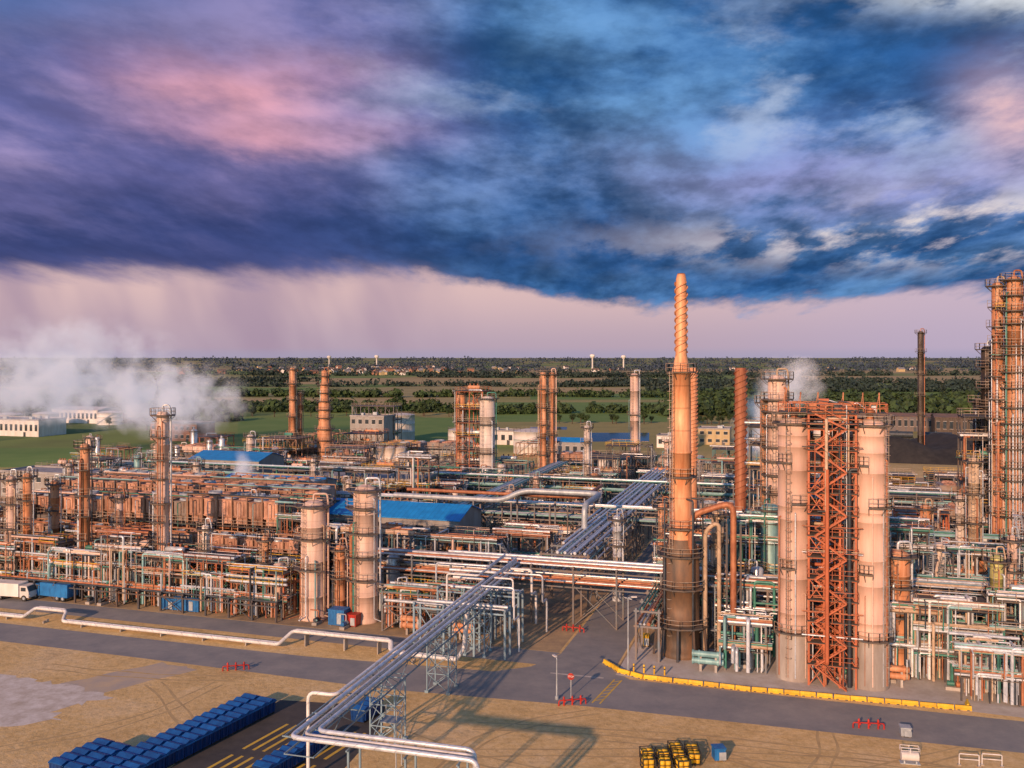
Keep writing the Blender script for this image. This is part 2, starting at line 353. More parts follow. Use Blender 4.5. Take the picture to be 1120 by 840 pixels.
def column(loc,h,r,mat,label,plats=4,pipes=2,prof=None,name='process_column',cat='process tower',vent=True,strakes=None,group=None,face=-1.9,full=False):
    root=thing(name,label,cat,loc,0,group)
    if prof is None:
        prof=[(r*1.12,0),(r*1.12,.5),(r,.8)]
        k=6
        for i in range(1,k+1):
            z=.8+(h-.8-r*.7)*i/k
            if i<k and i%2: prof+=[(r,z),(r*1.05,z),(r*1.05,z+.2),(r,z+.2)]
        prof+=[(r,h-r*.7),(r*.93,h-r*.42),(r*.72,h-r*.18),(r*.4,h-.04),(0.001,h)]
    s=new_obj(MB().lathe(prof,seg=28),'shell',mat,root); reg(root,s)
    if vent:
        o=new_obj(MB().tube([(0,0,h-.3),(0,0,h+1.0),(r*1.1,0,h+1.0),(r+.35,0,h-.5),(r+.35,0,1.5)] if pipes else [(0,0,h-.2),(0,0,h+1.2)],.16 if r>.9 else .1),'overhead_pipe',R.choice(PM),root); reg(root,o)
    for i in range(plats):
        z=h-.6-(h*.8)*i/max(1,plats)
        if i: z+=R.uniform(-.7,.7)
        a0=face-R.uniform(.9,1.6); a1=face+R.uniform(.8,1.6)
        if i==0 or full: a0,a1=-3.14,3.14
        add_platform(root,z,r,a0,a1,wid=.75+min(.5,r*.25))
    if plats:
        a=face-.2; x,y=(r+.3)*math.cos(a),(r+.3)*math.sin(a)
        o=new_obj(ladder_mb(x,y,.5,h-.5,a),'ladder',RAILM,root); reg(root,o)
    for i in range(pipes):
        a=face+R.uniform(-1.3,1.3); rr=R.uniform(.05,.13)*(1+r*.2); c,s_=math.cos(a),math.sin(a); z=h*R.uniform(.5,.95)
        o=new_obj(MB().tube([(r*.9*c,r*.9*s_,z),((r+.5)*c,(r+.5)*s_,z),((r+.5)*c,(r+.5)*s_,.8),((r+2.5)*c,(r+2.5)*s_,.8)],rr),'pipe',R.choice(PM),root)
    if strakes:
        z0,z1,rs,turns=strakes; mb=MB()
        for k in range(3):
            n=int(14*turns); pv=None
            vs=[];fs=[]
            for i in range(n+1):
                t=2*math.pi*(turns*i/n+k/3); z=z0+(z1-z0)*i/n; c,s_=math.cos(t),math.sin(t)
                vs+=[(rs*.95*c,rs*.95*s_,z),(rs*1.22*c,rs*1.22*s_,z+.03),(rs*1.22*c,rs*1.22*s_,z-.06),(rs*.95*c,rs*.95*s_,z-.1)]
            for i in range(n):
                for q in range(4): fs.append((i*4+q,(i+1)*4+q,(i+1)*4+(q+1)%4,i*4+(q+1)%4))
            mb.add(vs,fs)
        o=new_obj(mb,'helical_strake',mat,root); reg(root,o)
    return root
def drum(loc,rot,L,r,mat,label=None,leg=1.0,name='horizontal_drum',group=None):
    root=thing(name,label or 'horizontal pressure drum on concrete saddles','pressure vessel',loc,rot,group)
    z=leg+r; prof=[(0.001,-L/2-r*.5),(r*.6,-L/2-r*.4),(r*.9,-L/2-r*.2),(r,-L/2),(r,L/2),(r*.9,L/2+r*.2),(r*.6,L/2+r*.4),(.001,L/2+r*.5)]
    mb=MB().lathe(prof,seg=18); mb.v=[(b,a,z+c) for a,c,b in [(v[0],v[1],v[2]) for v in mb.v]]
    mb.f=[f[::-1] for f in mb.f]
    o=new_obj(mb,'shell',mat,root); reg(root,o)
    for sx in (-L*.3,L*.3):
        o=new_obj(MB().box((sx,0,(z-r*.5)/2),(.35,r*1.5,z-r*.5)),'saddle',CONC if leg>.5 else SG,root); reg(root,o)
    for k in range(3):
        x=-L*.35+L*.35*k; o=new_obj(MB().cyl((x,0,z+r*.9),(x,0,z+r+.45),.18,seg=8).cyl((x,0,z+r+.4),(x,0,z+r+.5),.28,seg=10),'nozzle',RUSTP,root); reg(root,o)
    return root
def exchanger(loc,rot,L,r,mat,group=None):
    root=thing('heat_exchanger','shell and tube heat exchanger with bolted flanges','heat exchanger',loc,rot,group)
    for i,z in enumerate((.9+r,.9+r*3.3)):
        mb=MB().cyl((-L/2,0,z),(L/2,0,z),r,seg=14)
        for x in (-L/2,-L*.3,L*.32): mb.cyl((x-.12,0,z),(x+.12,0,z),r*1.25,seg=14)
        o=new_obj(mb,'shell',mat,root)
        for x in (-L*.25,L*.25): new_obj(MB().box((x,0,z-r),(.25,r*1.3,.7)) if i else MB().box((x,0,.45),(.3,r*1.5,.9)),'saddle',CONC,root)
        o=new_obj(MB().tube([(L*.4,0,z),(L*.4,-r-.6,z),(L*.4,-r-.6,z+1.5)],r*.3),'pipe',R.choice(PM),root)
    return root
def vessel(loc,h,r,mat,label,group=None,legs=True):
    root=thing('vertical_vessel',label,'pressure vessel',loc,R.uniform(0,6.28),group)
    z0=1.6 if legs else 0
    pr=[(.001,z0-.2),(r*.7,z0),(r,z0+r*.4),(r,h-r*.5),(r*.8,h-r*.2),(r*.4,h-.05),(.001,h)] if legs else [(r*1.08,0),(r*1.08,.5),(r,.7),(r,h-r*.5),(r*.8,h-r*.2),(r*.4,h-.05),(.001,h)]
    new_obj(MB().lathe(pr,seg=20),'shell',mat,root)
    if legs:
        for k in range(4):
            a=k*1.57+.4; new_obj(MB().beam((r*.9*math.cos(a),r*.9*math.sin(a),0),(r*.9*math.cos(a),r*.9*math.sin(a),z0+r*.6),.16),'leg',SG,root)
    new_obj(MB().tube([(0,0,h-.2),(0,0,h+.7),(r+.5,0,h+.7),(r+.5,0,.6),(r+2,0,.6)],.08+.03*r),'pipe',R.choice(PM),root)
    if h>5:
        add_platform(root,h-.8,r,-2,2.0,wid=.9)
        new_obj(ladder_mb(r*.9+.25,0,.3,h,0),'ladder',RAILM,root)
    return root
def rnd_pipe(w,d,lv):
    z=R.choice(lv)+R.uniform(.25,1.3); z2=R.choice([.6]+lv)+R.uniform(.3,.9)
    X=lambda:R.uniform(-w/2-.5,w/2+.5); Y=lambda:R.choice([-d/2-.35,R.uniform(-d/2-.5,d/2)])
    x0,x1=X(),X(); y0,y1=Y(),R.uniform(-d/2,d/2)
    if abs(x0-x1)<1.2: x1=x0+(2.5 if x0<0 else -2.5)
    if abs(z-z2)<1: z2=.5
    k=R.random()
    if k<.32: return [(-w/2-.8,y0,z),(w/2+.8,y0,z)]
    if k<.48: return [(x0,y0,.3),(x0,y0,z),(x0+.9,y0,z)]
    if k<.58: return [(x0,y0,.4),(x0,y0,z),(x1,y0,z)]
    if k<.74: return [(x0,y0,z),(x1,y0,z),(x1,y0,z2)]
    if k<.86: return [(x0,y0,z),(x0,y1,z),(x0,y1,.4)] if abs(y0-y1)>1.5 else [(x0,y0,z),(x1,y0,z)]
    if k<.89: return [(x0,y0,.4),(x0,y0,z),(x1,y0,z),(x1,y0,.4)]
    return [(x0,y0,z),(x1,y0,z),(x1,y0-1.0,z),(x1,y0-1.0,z2)]
SMATS=[SG,SG,SG,SD,SD,ST,STE,STE,SR]
def structure(e,n,w,d,lv,mat=None,npipes=14,decks=.75,stairs=True,label=None,brace=.5,group='open steel process structures',cw=.25,equip=True,rot=0,xb=False,thin=False):
    mat=mat or R.choice(SMATS)
    nm={SG:'grey',SD:'dark',ST:'tan weathered',STE:'teal',SR:'red oxide'}.get(mat,'steel')
    if label is None: label=f'{nm} open steel structure with {len(lv)} pipe-filled levels'
    root=thing('steel_structure',label,'industrial structure',P(e,n),-TH+rot,group)
    nx=max(1,round(w/((3 if thin else 4) if not xb else 2.0))); ny=max(1,round(d/4.5)); xs=[-w/2+w*i/nx for i in range(nx+1)]; ys=[-d/2+d*i/ny for i in range(ny+1)]
    H=lv[-1]; mb=MB()
    for x in xs:
        for y in ys: mb.box((x,y,(H+.15)/2),(cw,cw,H+.15))
    for z in lv:
        for y in ys: mb.beam((xs[0],y,z-.05),(xs[-1],y,z-.05),cw*.7,cw*.95)
        for x in xs: mb.beam((x,ys[0],z-.1),(x,ys[-1],z-.1),cw*.68,cw*.85)
        if d>3:
            for i in range(nx*2): 
                x=xs[0]+w*(i+.5)/(nx*2); mb.beam((x,ys[0],z-.08),(x,ys[-1],z-.08),cw*.4,cw*.6)
    zz=[0]+lv
    for li,(a,b) in enumerate(zip(zz[:-1],zz[1:])):
        for i in range(nx):
            if R.random()<brace:
                y=ys[0]; 
                if R.random()<.5: mb.beam((xs[i],y,a),(xs[i+1],y,b),cw*.45)
                if R.random()<.6: mb.beam((xs[i+1],y,a),(xs[i],y,b),cw*.45)
        for j in range(ny):
            if R.random()<brace:
                for x in (xs[0],xs[-1]): mb.beam((x,ys[j],a),(x,ys[j+1],b),cw*.5)
    new_obj(mb,'frame',mat,root)
    for z in lv:
        if R.random()<decks:
            i0=R.randint(0,nx-1); i1=R.randint(i0+1,nx) if nx>1 else 1
            if R.random()<.5 or xb: i0,i1=0,nx
            x0,x1=xs[i0]-.2,xs[i1]+.2; y0,y1=ys[0]-.6,ys[-1]+.3
            dk=new_obj(MB().box(((x0+x1)/2,(y0+y1)/2,z+.12),(x1-x0,y1-y0,.07)),'deck',GRATE,root)
            new_obj(MB().rail([(x0,y0),(x1,y0),(x1,y1),(x0,y1)],z+.15,closed=True,sp=2.0),'railing',SR if xb else R.choice([RAILM,RAILM,RAILM,RUSTP,YELL]),dk)
    if stairs:
        sb=MB(); s=R.choice([-1,1]); x=s*(w/2+.9)
        for k,(a,b) in enumerate(zip(zz[:-1],zz[1:])):
            y0,y1=(-d*.35,d*.3) if k%2 else (d*.3,-d*.35)
            for dx in (-.4,.4):
                sb.beam((x+dx,y0,a+.1),(x+dx,y1,b+.1),.07,.22); sb.beam((x+dx,y0,a+1.1),(x+dx,y1,b+1.1),.05)
            m=max(4,int((b-a)/.35))
            for q in range(m): t=(q+.5)/m; sb.box((x,y0+(y1-y0)*t,a+(b-a)*t+.1),(.8,.26,.05))
            sb.box((x,y1+(.5 if y1>0 else -.5),b+.1),(.9,1.1,.06)).beam((x,y1,0),(x,y1,b),.12)
        new_obj(sb,'stair',GALV,root)
    for i in range(min(95,npipes)):
        rr=R.choice([.04,.05,.06,.06,.08,.08,.1,.12,.16,.2] if thin else [.05,.06,.07,.08,.08,.1,.12,.15,.2,.24])
        new_obj(MB().tube(rnd_pipe(w,d,lv),rr,seg=8,bend=max(.2,rr*2)),'pipe',R.choice(PM),root)
    if equip:
        for z in lv[:-1]+([lv[-1]] if R.random()<.6 else []):
            if R.random()<.5 and w>6:
                px=R.uniform(-w*.2,w*.2); py=R.uniform(-d*.2,d*.2)
                c,s=math.cos(-TH),math.sin(-TH); b=P(e,n)
                drum((b[0]+px*c-py*s,b[1]+px*s+py*c,z+.17),-TH+rot,R.uniform(2.5,w*.5),R.uniform(.35,.65),R.choice([PINK,ALU,RUST,PALE,GREENP,TANP]),'small horizontal drum resting on a steel deck',.35,group='drums on steel decks')
    return root
def cooler(e,n,w,d,z0,z1,mat=SALM,rot=0,label='rust coloured air cooler bank on tall steel legs',fine=False,frame=None):
    root=thing('air_cooler',label,'industrial cooler',P(e,n),-TH+rot,'air cooler banks')
    nx=max(2,round(w/(2.9 if fine else 4.4))); mb=MB()
    for i in range(nx+1):
        x=-w/2+w*i/nx
        for y in (-d/2,d/2): mb.box((x,y,(z1+.3 if fine else z0)/2),(.2,.2,(z1+.3 if fine else z0)))
        mb.beam((x,-d/2,z0*.5),(x,d/2,z0*.5),.22); mb.beam((x,-d/2,z0-.2),(x,d/2,z0-.2),.25,.35)
    for y in (-d/2,d/2):
        for z in ([z0*.5,z0-.2]+([z1+.3,z0*.25,z0*.75] if fine else [])): mb.beam((-w/2,y,z),(w/2,y,z),.16,.2)
        for i in range(0,nx,2):
            x=-w/2+w*i/nx; mb.beam((x,y,0),(x+w/nx,y,z0*.5),.12); mb.beam((x+w/nx,y,z0*.5),(x,y,z0),.12)
    new_obj(mb,'frame',frame or (R.choice([ST,SD]) if fine else SG),root)
    for i in range(nx):
        x=-w/2+w*(i+.5)/nx; ww=w/nx-.22; hh=(z1-z0)*R.choice([1,1,.97,.94] if fine else [1,1,.92])
        b=MB(); b.box((x,.05,z0+hh*.6),(ww,d-.4,hh*.66)); b.box((x,.1,z0+hh*.14),(ww*.84,d-1.2,hh*.24))
        b.box((x,-d/2+.16,z0+hh*.32),(ww+.04,.2,.1)); b.box((x,-d/2+.16,z0+hh*.93-.08),(ww+.04,.2,.1))
        if fine:
            for q in range(2): b.box((x-ww*.25+ww*.5*q,-d/2+.19,z0+hh*.62),(.08,.14,hh*.5))
        bay=new_obj(b,'cooler_bay',mat if R.random()<.85 else GREYC,root)
        for y in (-d*.24,d*.24):
            f=MB(); rr=min(ww*.95,d*.45)*.45
            f.lathe([(rr*1.1,z0+hh*.93-.03),(rr,z0+hh*.93+.4),(rr*.96,z0+hh*.93+.4),(rr*1.02,z0+hh*.93-.03)],c=(x,y),seg=16)
            for k in range(4):
                a=k*math.pi/4+.3; f.beam((x-rr*.9*math.cos(a),y-rr*.9*math.sin(a),z0+hh*.93+.25),(x+rr*.9*math.cos(a),y+rr*.9*math.sin(a),z0+hh*.93+.25),.2,.04)
            new_obj(f,'fan_ring',R.choice([SALM,SALM,GALV]),bay)
    r0=MB().box((0,-d/2-.6,z0-.02),(w+1,1.0,.08)).box((0,d/2+.6,z0-.02),(w+1,1.0,.08))
    dk=new_obj(r0,'walkway',GRATE,root)
    new_obj(MB().rail([(-w/2-.5,-d/2-1.05),(w/2+.5,-d/2-1.05)],z0,sp=2).rail([(-w/2-.5,d/2+1.05),(w/2+.5,d/2+1.05)],z0,sp=2),'railing',RAILM,dk)
    for i in range(nx):
        x=-w/2+w*(i+.5)/nx
        new_obj(MB().tube([(x,-d/2+.4,z1-.8),(x,-d/2-.5,z1-.8),(x,-d/2-.5,z0*.62),(x+1.5,-d/2-.5,z0*.62)],.07),'pipe',R.choice(PM),root)
    for k in range(9 if fine else 5):
        y=R.uniform(-d/2-.8,d/2-.8); zz=z0*R.choice([.25,.5,.75])+.4
        new_obj(MB().tube([(-w/2-1,y,zz),(w/2+1,y,zz)],R.choice([.08,.12,.2])),'pipe',R.choice(PM),root)
    if fine:
        new_obj(MB().tube([(-w/2-.5,-d/2-.25,z1+.5),(w/2+.5,-d/2-.25,z1+.5)],.12),'header_pipe',R.choice(PM),root)
        for k in range(min(60,int(w*1.8))): new_obj(MB().tube(rnd_pipe(w,d,[z0*.25,z0*.5,z0*.75]),R.choice([.05,.06,.08,.1,.14])),'pipe',R.choice(PM),root)
    return root
def rack(p0,p1,width,zs,npipes,mat=SG,pm=None,sp=6,label='elevated steel pipe rack carrying many pipes',rr=(.08,.11,.16,.22),truss=False,gap=.16):
    a=Vector(p0); b=Vector(p1); L=(b-a).length; rot=math.atan2(b.y-a.y,b.x-a.x)
    root=thing('pipe_rack',label,'pipe rack',(a.x,a.y,0),rot,'elevated pipe racks')
    n=max(1,round(L/sp)); mb=MB(); H=zs[-1]
    for i in range(n+1):
        x=L*i/n
        for y in (-width/2,width/2): mb.box((x,y,(H+.4)/2),(.26,.26,H+.4))
        for z in zs: mb.beam((x,-width/2-.3,z),(x,width/2+.3,z),.2,.26)
        if i<n and i%3==0:
            for y in (-width/2,width/2): mb.beam((x,y,0),(x+L/n,y,zs[0]),.11); mb.beam((x+L/n,y,0),(x,y,zs[0]),.11)
    for z in zs:
        for y in (-width/2,width/2): mb.beam((0,y,z-.3),(L,y,z-.3),.16,.2)
    new_obj(mb,'frame',mat,root)
    for z in zs:
        y=-width/2+.3; k=0
        while y<width/2-.2 and k<npipes:
            r=R.choice(rr); y+=r; x0=0 if R.random()<.75 else R.uniform(0,L*.3); x1=L if R.random()<.75 else R.uniform(L*.6,L)
            zz=z+.16+r
            pts=[(x0,y,zz),(x1,y,zz)]
            if R.random()<.25: pts.append((x1,y,zz-2.5) if z>4 else (x1,y,zz+1.5))
            new_obj(MB().tube(pts,r,seg=10),'pipe',R.choice(pm or PM),root)
            y+=r+R.uniform(gap*.6,gap*2.2); k+=1
    return root
def building(loc,rot,w,d,h,wm,rm,label,floors=2,gable=0,wins=True,name='industrial_building',cat='building',over=.4):
    root=thing(name,label,cat,loc,rot)
    mb=MB().box((0,0,h/2),(w,d,h))
    if gable: mb.add([(-w/2,-d/2,h),(-w/2,d/2,h),(-w/2,0,h+gable-.05),(w/2,-d/2,h),(w/2,d/2,h),(w/2,0,h+gable-.05)],[(0,2,1),(3,4,5)])
    new_obj(mb,'wall',wm,root)
    if gable:
        o=over; rb=MB()
        for s in (-1,1):
            e0=(s*(d/2+o)); z0=h-gable*o/(d/2)+.05
            rb.add([(-w/2-o,e0,z0),(w/2+o,e0,z0),(w/2+o,0,h+gable+.05),(-w/2-o,0,h+gable+.05),(-w/2-o,e0,z0-.15),(w/2+o,e0,z0-.15),(w/2+o,0,h+gable-.1),(-w/2-o,0,h+gable-.1)],[(0,1,2,3),(7,6,5,4),(0,4,5,1),(1,5,6,2),(3,2,6,7),(0,3,7,4)])
        new_obj(rb,'roof',rm,root)
    else:
        rb=MB().box((0,0,h+.1),(w+.3,d+.3,.2)).box((0,-d/2,h+.4),(w+.3,.25,.5)).box((0,d/2,h+.4),(w+.3,.25,.5)).box((-w/2,0,h+.4),(.25,d-.3,.5)).box((w/2,0,h+.4),(.25,d-.3,.5))
        ro=new_obj(rb,'roof',rm,root)
        for k in range(max(2,int(w/8))):
            x=R.uniform(-w*.4,w*.4); y=R.uniform(-d*.3,d*.3)
            new_obj(MB().box((x,y,h+.9),(R.uniform(1,2.5),R.uniform(1,2),1.3)),'roof_unit',GALV,ro)
    if wins:
        nw=min(20,max(2,int(w/3))); fh=h/floors
        for f in range(floors):
            for i in range(nw):
                x=-w/2+w*(i+.5)/nw; z=fh*(f+.55)
                wi=new_obj(MB().box((x,-d/2-.01,z),(w/nw*.5,.06,fh*.4)),'window',GLASS,root)
                if floors*nw<24: new_obj(MB().box((x,-d/2-.05,z-fh*.22),(w/nw*.58,.14,.1)).box((x,-d/2-.05,z+fh*.22),(w/nw*.58,.14,.1)),'frame',WHITEW,wi)
    new_obj(MB().box((w*.3,-d/2-.03,1.1),(1.4,.08,2.2)),'door',DARKP,root)
    return root
def tank(loc,r,h,mat,label,dome=.15,group='storage tanks'):
    root=thing('storage_tank',label,'storage tank',loc,0,group)
    new_obj(MB().lathe([(r,0),(r,h*.33),(r*1.01,h*.335),(r,h*.345),(r,h*.66),(r*1.01,h*.665),(r,h*.675),(r,h),(r*1.02,h),(r*1.02,h+.12)],seg=36),'shell',mat,root)
    new_obj(MB().lathe([(r*1.0,h+.08),(r*.7,h+r*dome*.55),(r*.35,h+r*dome*.9),(.001,h+r*dome)],seg=36),'roof',mat,root)
    sb=MB(); n=16
    for i in range(n):
        a=-2.4+1.6*i/n; a2=-2.4+1.6*(i+1)/n; z=h*i/n; z2=h*(i+1)/n
        sb.beam((r*1.06*math.cos(a),r*1.06*math.sin(a),z),(r*1.06*math.cos(a2),r*1.06*math.sin(a2),z2),.15,.3)
        sb.beam((r*1.1*math.cos(a),r*1.1*math.sin(a),z+1),(r*1.1*math.cos(a2),r*1.1*math.sin(a2),z2+1),.06)
    new_obj(sb,'stair',GALV,root)
    new_obj(MB().rail([(r*math.cos(a*.314),r*math.sin(a*.314)) for a in range(20)],h+.1,closed=True),'railing',RAILM,root)
    return root

# ---------------------------------------------------------------- key towers
BASESHADE=mk_mat('shaded_base_steel',(.10,.08,.065),(.25,.15,.09),.6,.1,.5,.3,band=4.5,bandamt=.3)  # black base colour, with the shade on the lower stack mixed in
ORANGE=mk_mat('orange_stack_cladding',(.78,.42,.23),(.54,.23,.11),.5,.05,1.2,.12,band=3,bandamt=.35)
root=thing('chimney_stack','tall tapering rust orange chimney with spiral strakes and dark shade-toned base','chimney',at(.185,123))
new_obj(MB().lathe([(2.7,0),(2.7,.8),(2.45,.9),(2.45,4),(2.53,4),(2.53,4.3),(2.45,4.3),(2.45,9),(2.53,9),(2.53,9.3),(2.45,9.3),(2.45,13.5),(2.1,14.6),(1.7,15.6)],seg=36),'base_section',BASESHADE,root)
new_obj(MB().lathe([(1.7,15.6),(1.42,16.6),(1.42,17),(1.52,17),(1.52,17.3),(1.42,17.3),(1.34,27),(1.42,27),(1.42,27.3),(1.34,27.3),(1.25,37.6),(1.36,37.6),(1.36,37.9),(1.24,38),(.88,39.6),(.82,40)],seg=32),'shaft',ORANGE,root)
new_obj(MB().lathe([(.82,40),(.76,40.3),(.70,50.4),(.56,51),(.46,51.2),(.4,50.5)],seg=24),'top_section',ORANGE,root)
for z,r,w in ((13.6,2.4,.9),(17.2,1.42,1.2),(24,1.4,.7),(38,1.25,.8)): add_platform(root,z,r,-3.14,3.14,w)
new_obj(ladder_mb(-1.6,-1.4,.5,38,-2.4),'ladder',RAILM,root)
mb=MB()
for k in range(3):
    n=60; vs=[];fs=[]
    for i in range(n+1):
        t=2*math.pi*(3.2*i/n+k/3); z=40.6+9.4*i/n; c,s=math.cos(t),math.sin(t); rs=.74
        vs+=[(rs*.9*c,rs*.9*s,z),(rs*1.24*c,rs*1.24*s,z+.05),(rs*1.24*c,rs*1.24*s,z-.1),(rs*.9*c,rs*.9*s,z-.15)]
    for i in range(n):
        for q in range(4): fs.append((i*4+q,(i+1)*4+q,(i+1)*4+(q+1)%4,i*4+(q+1)%4))
    mb.add(vs,fs)
new_obj(mb,'helical_strake',ORANGE,root)
mb=MB()
for k in range(10):
    a=k*.628; mb.beam((3.7*math.cos(a),3.7*math.sin(a),0),(3.3*math.cos(a),3.3*math.sin(a),4.2),.25)
new_obj(mb,'support_frame',SD,root)
add_platform(root,4.3,2.5,-3.14,3.14,1.2); add_platform(root,9.3,2.5,-3.0,-.3,.9)
for a in (-2.6,-1.2,-.4):
    c,s=math.cos(a),math.sin(a)
    new_obj(MB().tube([(1.4*c,1.4*s,21),(2.9*c,2.9*s,21),(2.9*c,2.9*s,.6)],.13),'pipe',R.choice([RUSTP,DARKP]),root)
root=thing('overhead_flue_pipe','large rusty inverted U flue pipe on steel posts','pipe',P(10.5,9.5),-TH)
new_obj(MB().tube([(-1.2,0,4),(-1.2,0,19),(4.3,0,21),(4.3,0,2.2),(4.3,-2.5,2.2)],.40,seg=14,bend=1.6),'pipe',RUSTP,root)
new_obj(MB().tube([(.6,.8,1),(.6,.8,17),(2.4,.8,18.2),(2.4,.8,1)],.28,seg=12,bend=1.2),'pipe',TANP,root)
new_obj(MB().beam((3.4,.5,0),(3.4,.5,18),.25).beam((5.2,.5,0),(5.2,.5,18),.25).beam((3.4,.5,6),(5.2,.5,10),.15).beam((3.4,.5,10),(5.2,.5,14),.15).beam((5.2,.5,6),(3.4,.5,2),.15),'frame',SD,root)
# twin reactor drums
DRUMM=mk_mat('pink_drum_cladding',(.80,.58,.50),(.56,.38,.31),.75,0,.75,.09,contrast=.2,amt=.55)
SKIRT=mk_mat('shade_grey_skirt',(.42,.40,.38),(.28,.25,.23),.75,0,.6,.2)  # grey tone paints in the shade at the foot of the drums
T1,T2=(.3085,114.3),(.3915,111.3)
tw=[grid(*at(*T1)[:2]),grid(*at(*T2)[:2])]
for i,(t,d) in enumerate((T1,T2)):
    r=1.95;h=32.4
    root=thing('coking_drum','tall weathered cylindrical drum beside red steel tower','process tower',at(t,d),0,'twin tall drums')
    pr=[(r*1.02,0),(r*1.02,5)]
    for z in (6.4,8.2,12.5,15.0,19.8,21.4,25.9,28.8,30.2): zz=z+(.9 if i else 0)*((z*7)%1.3-.6); pr+=[(r,zz),(r*1.03,zz+.02),(r*1.03,zz+.14),(r,zz+.16)]
    pr+=[(r,h-1.0),(r*.9,h-.6),(r*.6,h-.15),(r*.3,h),(.001,h+.05)]
    new_obj(MB().lathe(pr,seg=44),'shell',DRUMM,root)
    new_obj(MB().lathe([(r*1.13,.02),(r*1.13,5.2),(r*1.05,5.6)],seg=44),'skirt',SKIRT,root)
    add_platform(root,h-.6,r,-3.14,3.14,.8); add_platform(root,22,r,-2.0,-.4 ,.7); add_platform(root,6,r,-2.9,-.2,.8); add_platform(root,14,r,-2.6,-1.8 ,.7); add_platform(root,27,r,-2.9,-2.0 ,.6)
    new_obj(ladder_mb((-1 if i==0 else 1)*1.3,-1.8,.5,h,-1.57),'ladder',RAILM,root)
    for a in (-2.8,-.3,-2.2,-.9,-1.8,-1.2):
        c,s=math.cos(a),math.sin(a); z=R.uniform(10,30); new_obj(MB().tube([(r*c*.9,r*s*.9,z),((r+.25)*c,(r+.25)*s,z),((r+.25)*c,(r+.25)*s,.5)],R.choice([.04,.06,.09])),'pipe',R.choice([RUSTP,PINK,ALU]),root)
    new_obj(MB().cyl((0,0,h),(0,0,h+1.3),.4,seg=14).cyl((0,0,h+.8),(0,0,h+1.1),.6,seg=14).tube([(0,0,h+1.1),(0,0,h+1.9),(.9,0,h+1.9)],.15),'top_valve',RUSTP,root)
ec=(tw[0][0]+tw[1][0])/2; nc=(tw[0][1]+tw[1][1])/2
LV=[2.6,5.2,7.8,10.4,13,15.6,18.2,20.8,23.4,26,28.6,31.2,33.0]
PM=[RUSTP,RUSTP,RUSTP,SR,SR,DARKP,TANP,ALU]
st=structure(ec,nc-.2,5.4,4.2,LV,SR,38,1.0,False,'tall red oxide steel tower between two drums',.45,'tall red towers',.24,False,xb=True)
sb=MB()
for k,(a,b) in enumerate(zip([0]+LV[:-1],LV)):
    x0,x1=(-2.0,1.6) if k%2 else (1.6,-2.0)
    for dy in (-.35,.35): sb.beam((x0,-3.0+dy,a+.1),(x1,-3.0+dy,b+.1),.06,.18); sb.beam((x0,-3.0+dy,a+1.1),(x1,-3.0+dy,b+1.1),.05)
    for q in range(9): t=(q+.5)/9; sb.box((x0+(x1-x0)*t,-3.0,a+(b-a)*t+.1),(.26,.7,.05))
new_obj(sb,'stair',SR,st)
structure(ec,nc+4.0,6.4,3.0,LV[:-1],SR,40,.8,False,'tall red oxide steel tower behind two drums',.4,'tall red towers',.2,False,xb=True)
PM=PM_MAIN
root=thing('derrick_platform','rusty steel top platform with derrick posts over the drums','industrial platform',P(ec,nc+.2,33.1),-TH)
dk=new_obj(MB().box((0,0,0),(12.6,3.8,.12)),'deck',GRATE,root)
new_obj(MB().rail([(-6.3,-1.9),(6.3,-1.9),(6.3,1.9),(-6.3,1.9)],.09,closed=True,sp=1.2,w=.07),'railing',SR,dk)
for x,w_,h_,m_ in ((-2.2,.9,1.0,RUSTP),(-.9,1.2,1.6,SR),(.7,.8,.9,DARKP),(2.0,1.1,1.3,RUSTP),(4.9,.7,.8,ALU),(-4.8,.7,.9,DARKP)): new_obj(MB().box((x,R.uniform(-.6,.8),h_/2+.08),(w_,w_,h_)),'equipment_housing',m_,root)
for x in (-5.6,-3.7,-1.6,1.4,3.7,5.6): new_obj(MB().beam((x,0,0),(x*.98,0,2.3),.09).beam((x-.5,0,0),(x*.98,0,2.3),.07).cyl((x*.98,0,2.2),(x*.98,0,2.5),.12,.07,seg=8),'derrick_post',RUSTP,root)
for k in range(7): y=R.uniform(-1.5,1.5); x=R.uniform(-5,3); new_obj(MB().tube([(x,y,.1),(x,y,R.uniform(.8,1.8)),(x+R.uniform(1,2.6),y,1.2),(x+2.6,y,.1)],.07),'pipe',R.choice([ALU,RUSTP,DARKP]),root)

C=column
PM=PM_WARM
C(at(-.382,151),31,1.0,PINK,'slender weathered tower with ringed top platforms',7,3)
C(at(-.467,155),25.3,.8,RUST,'slender rust toned tower above low structures',5,3)
C(at(-.548,157),19.6,.75,PINK,'short slender tower behind blue container',4,2)
C(at(-.53,157.5),20,.7,RUST,'short slender rusty tower',4,2)
C(at(-.50,165),17.7,.75,RUST,'short rusty tower with platforms',3,2)
C(at(-.217,140),18.0,1.9,PINK,'stout weathered drum tower on grey skirt',3,4)
C(at(-.16,138.5),20.6,1.85,PINK,'stout pinkish tower with crowded top platforms',5,5)
C(at(-.188,141),11,.8,RUST,'small rusty column between two stout towers',2,2)
C(at(-.24,333),36,1.15,RUST,'slim orange stack with smaller twin',5,1,group='distant towers')
C(at(-.232,336),27,.9,RUST,'slim orange stack beside taller one',3,1,group='distant towers')
rt=C(at(-.205,330),35,1.1,RUST,'tapered orange tower stepped with platforms',0,3,group='distant towers',prof=[(2.6,0),(2.6,14),(2.1,15.5),(2.1,23),(1.6,24.2),(1.6,30),(1.1,31),(1.1,34.6),(.6,35),(.001,35.1)])
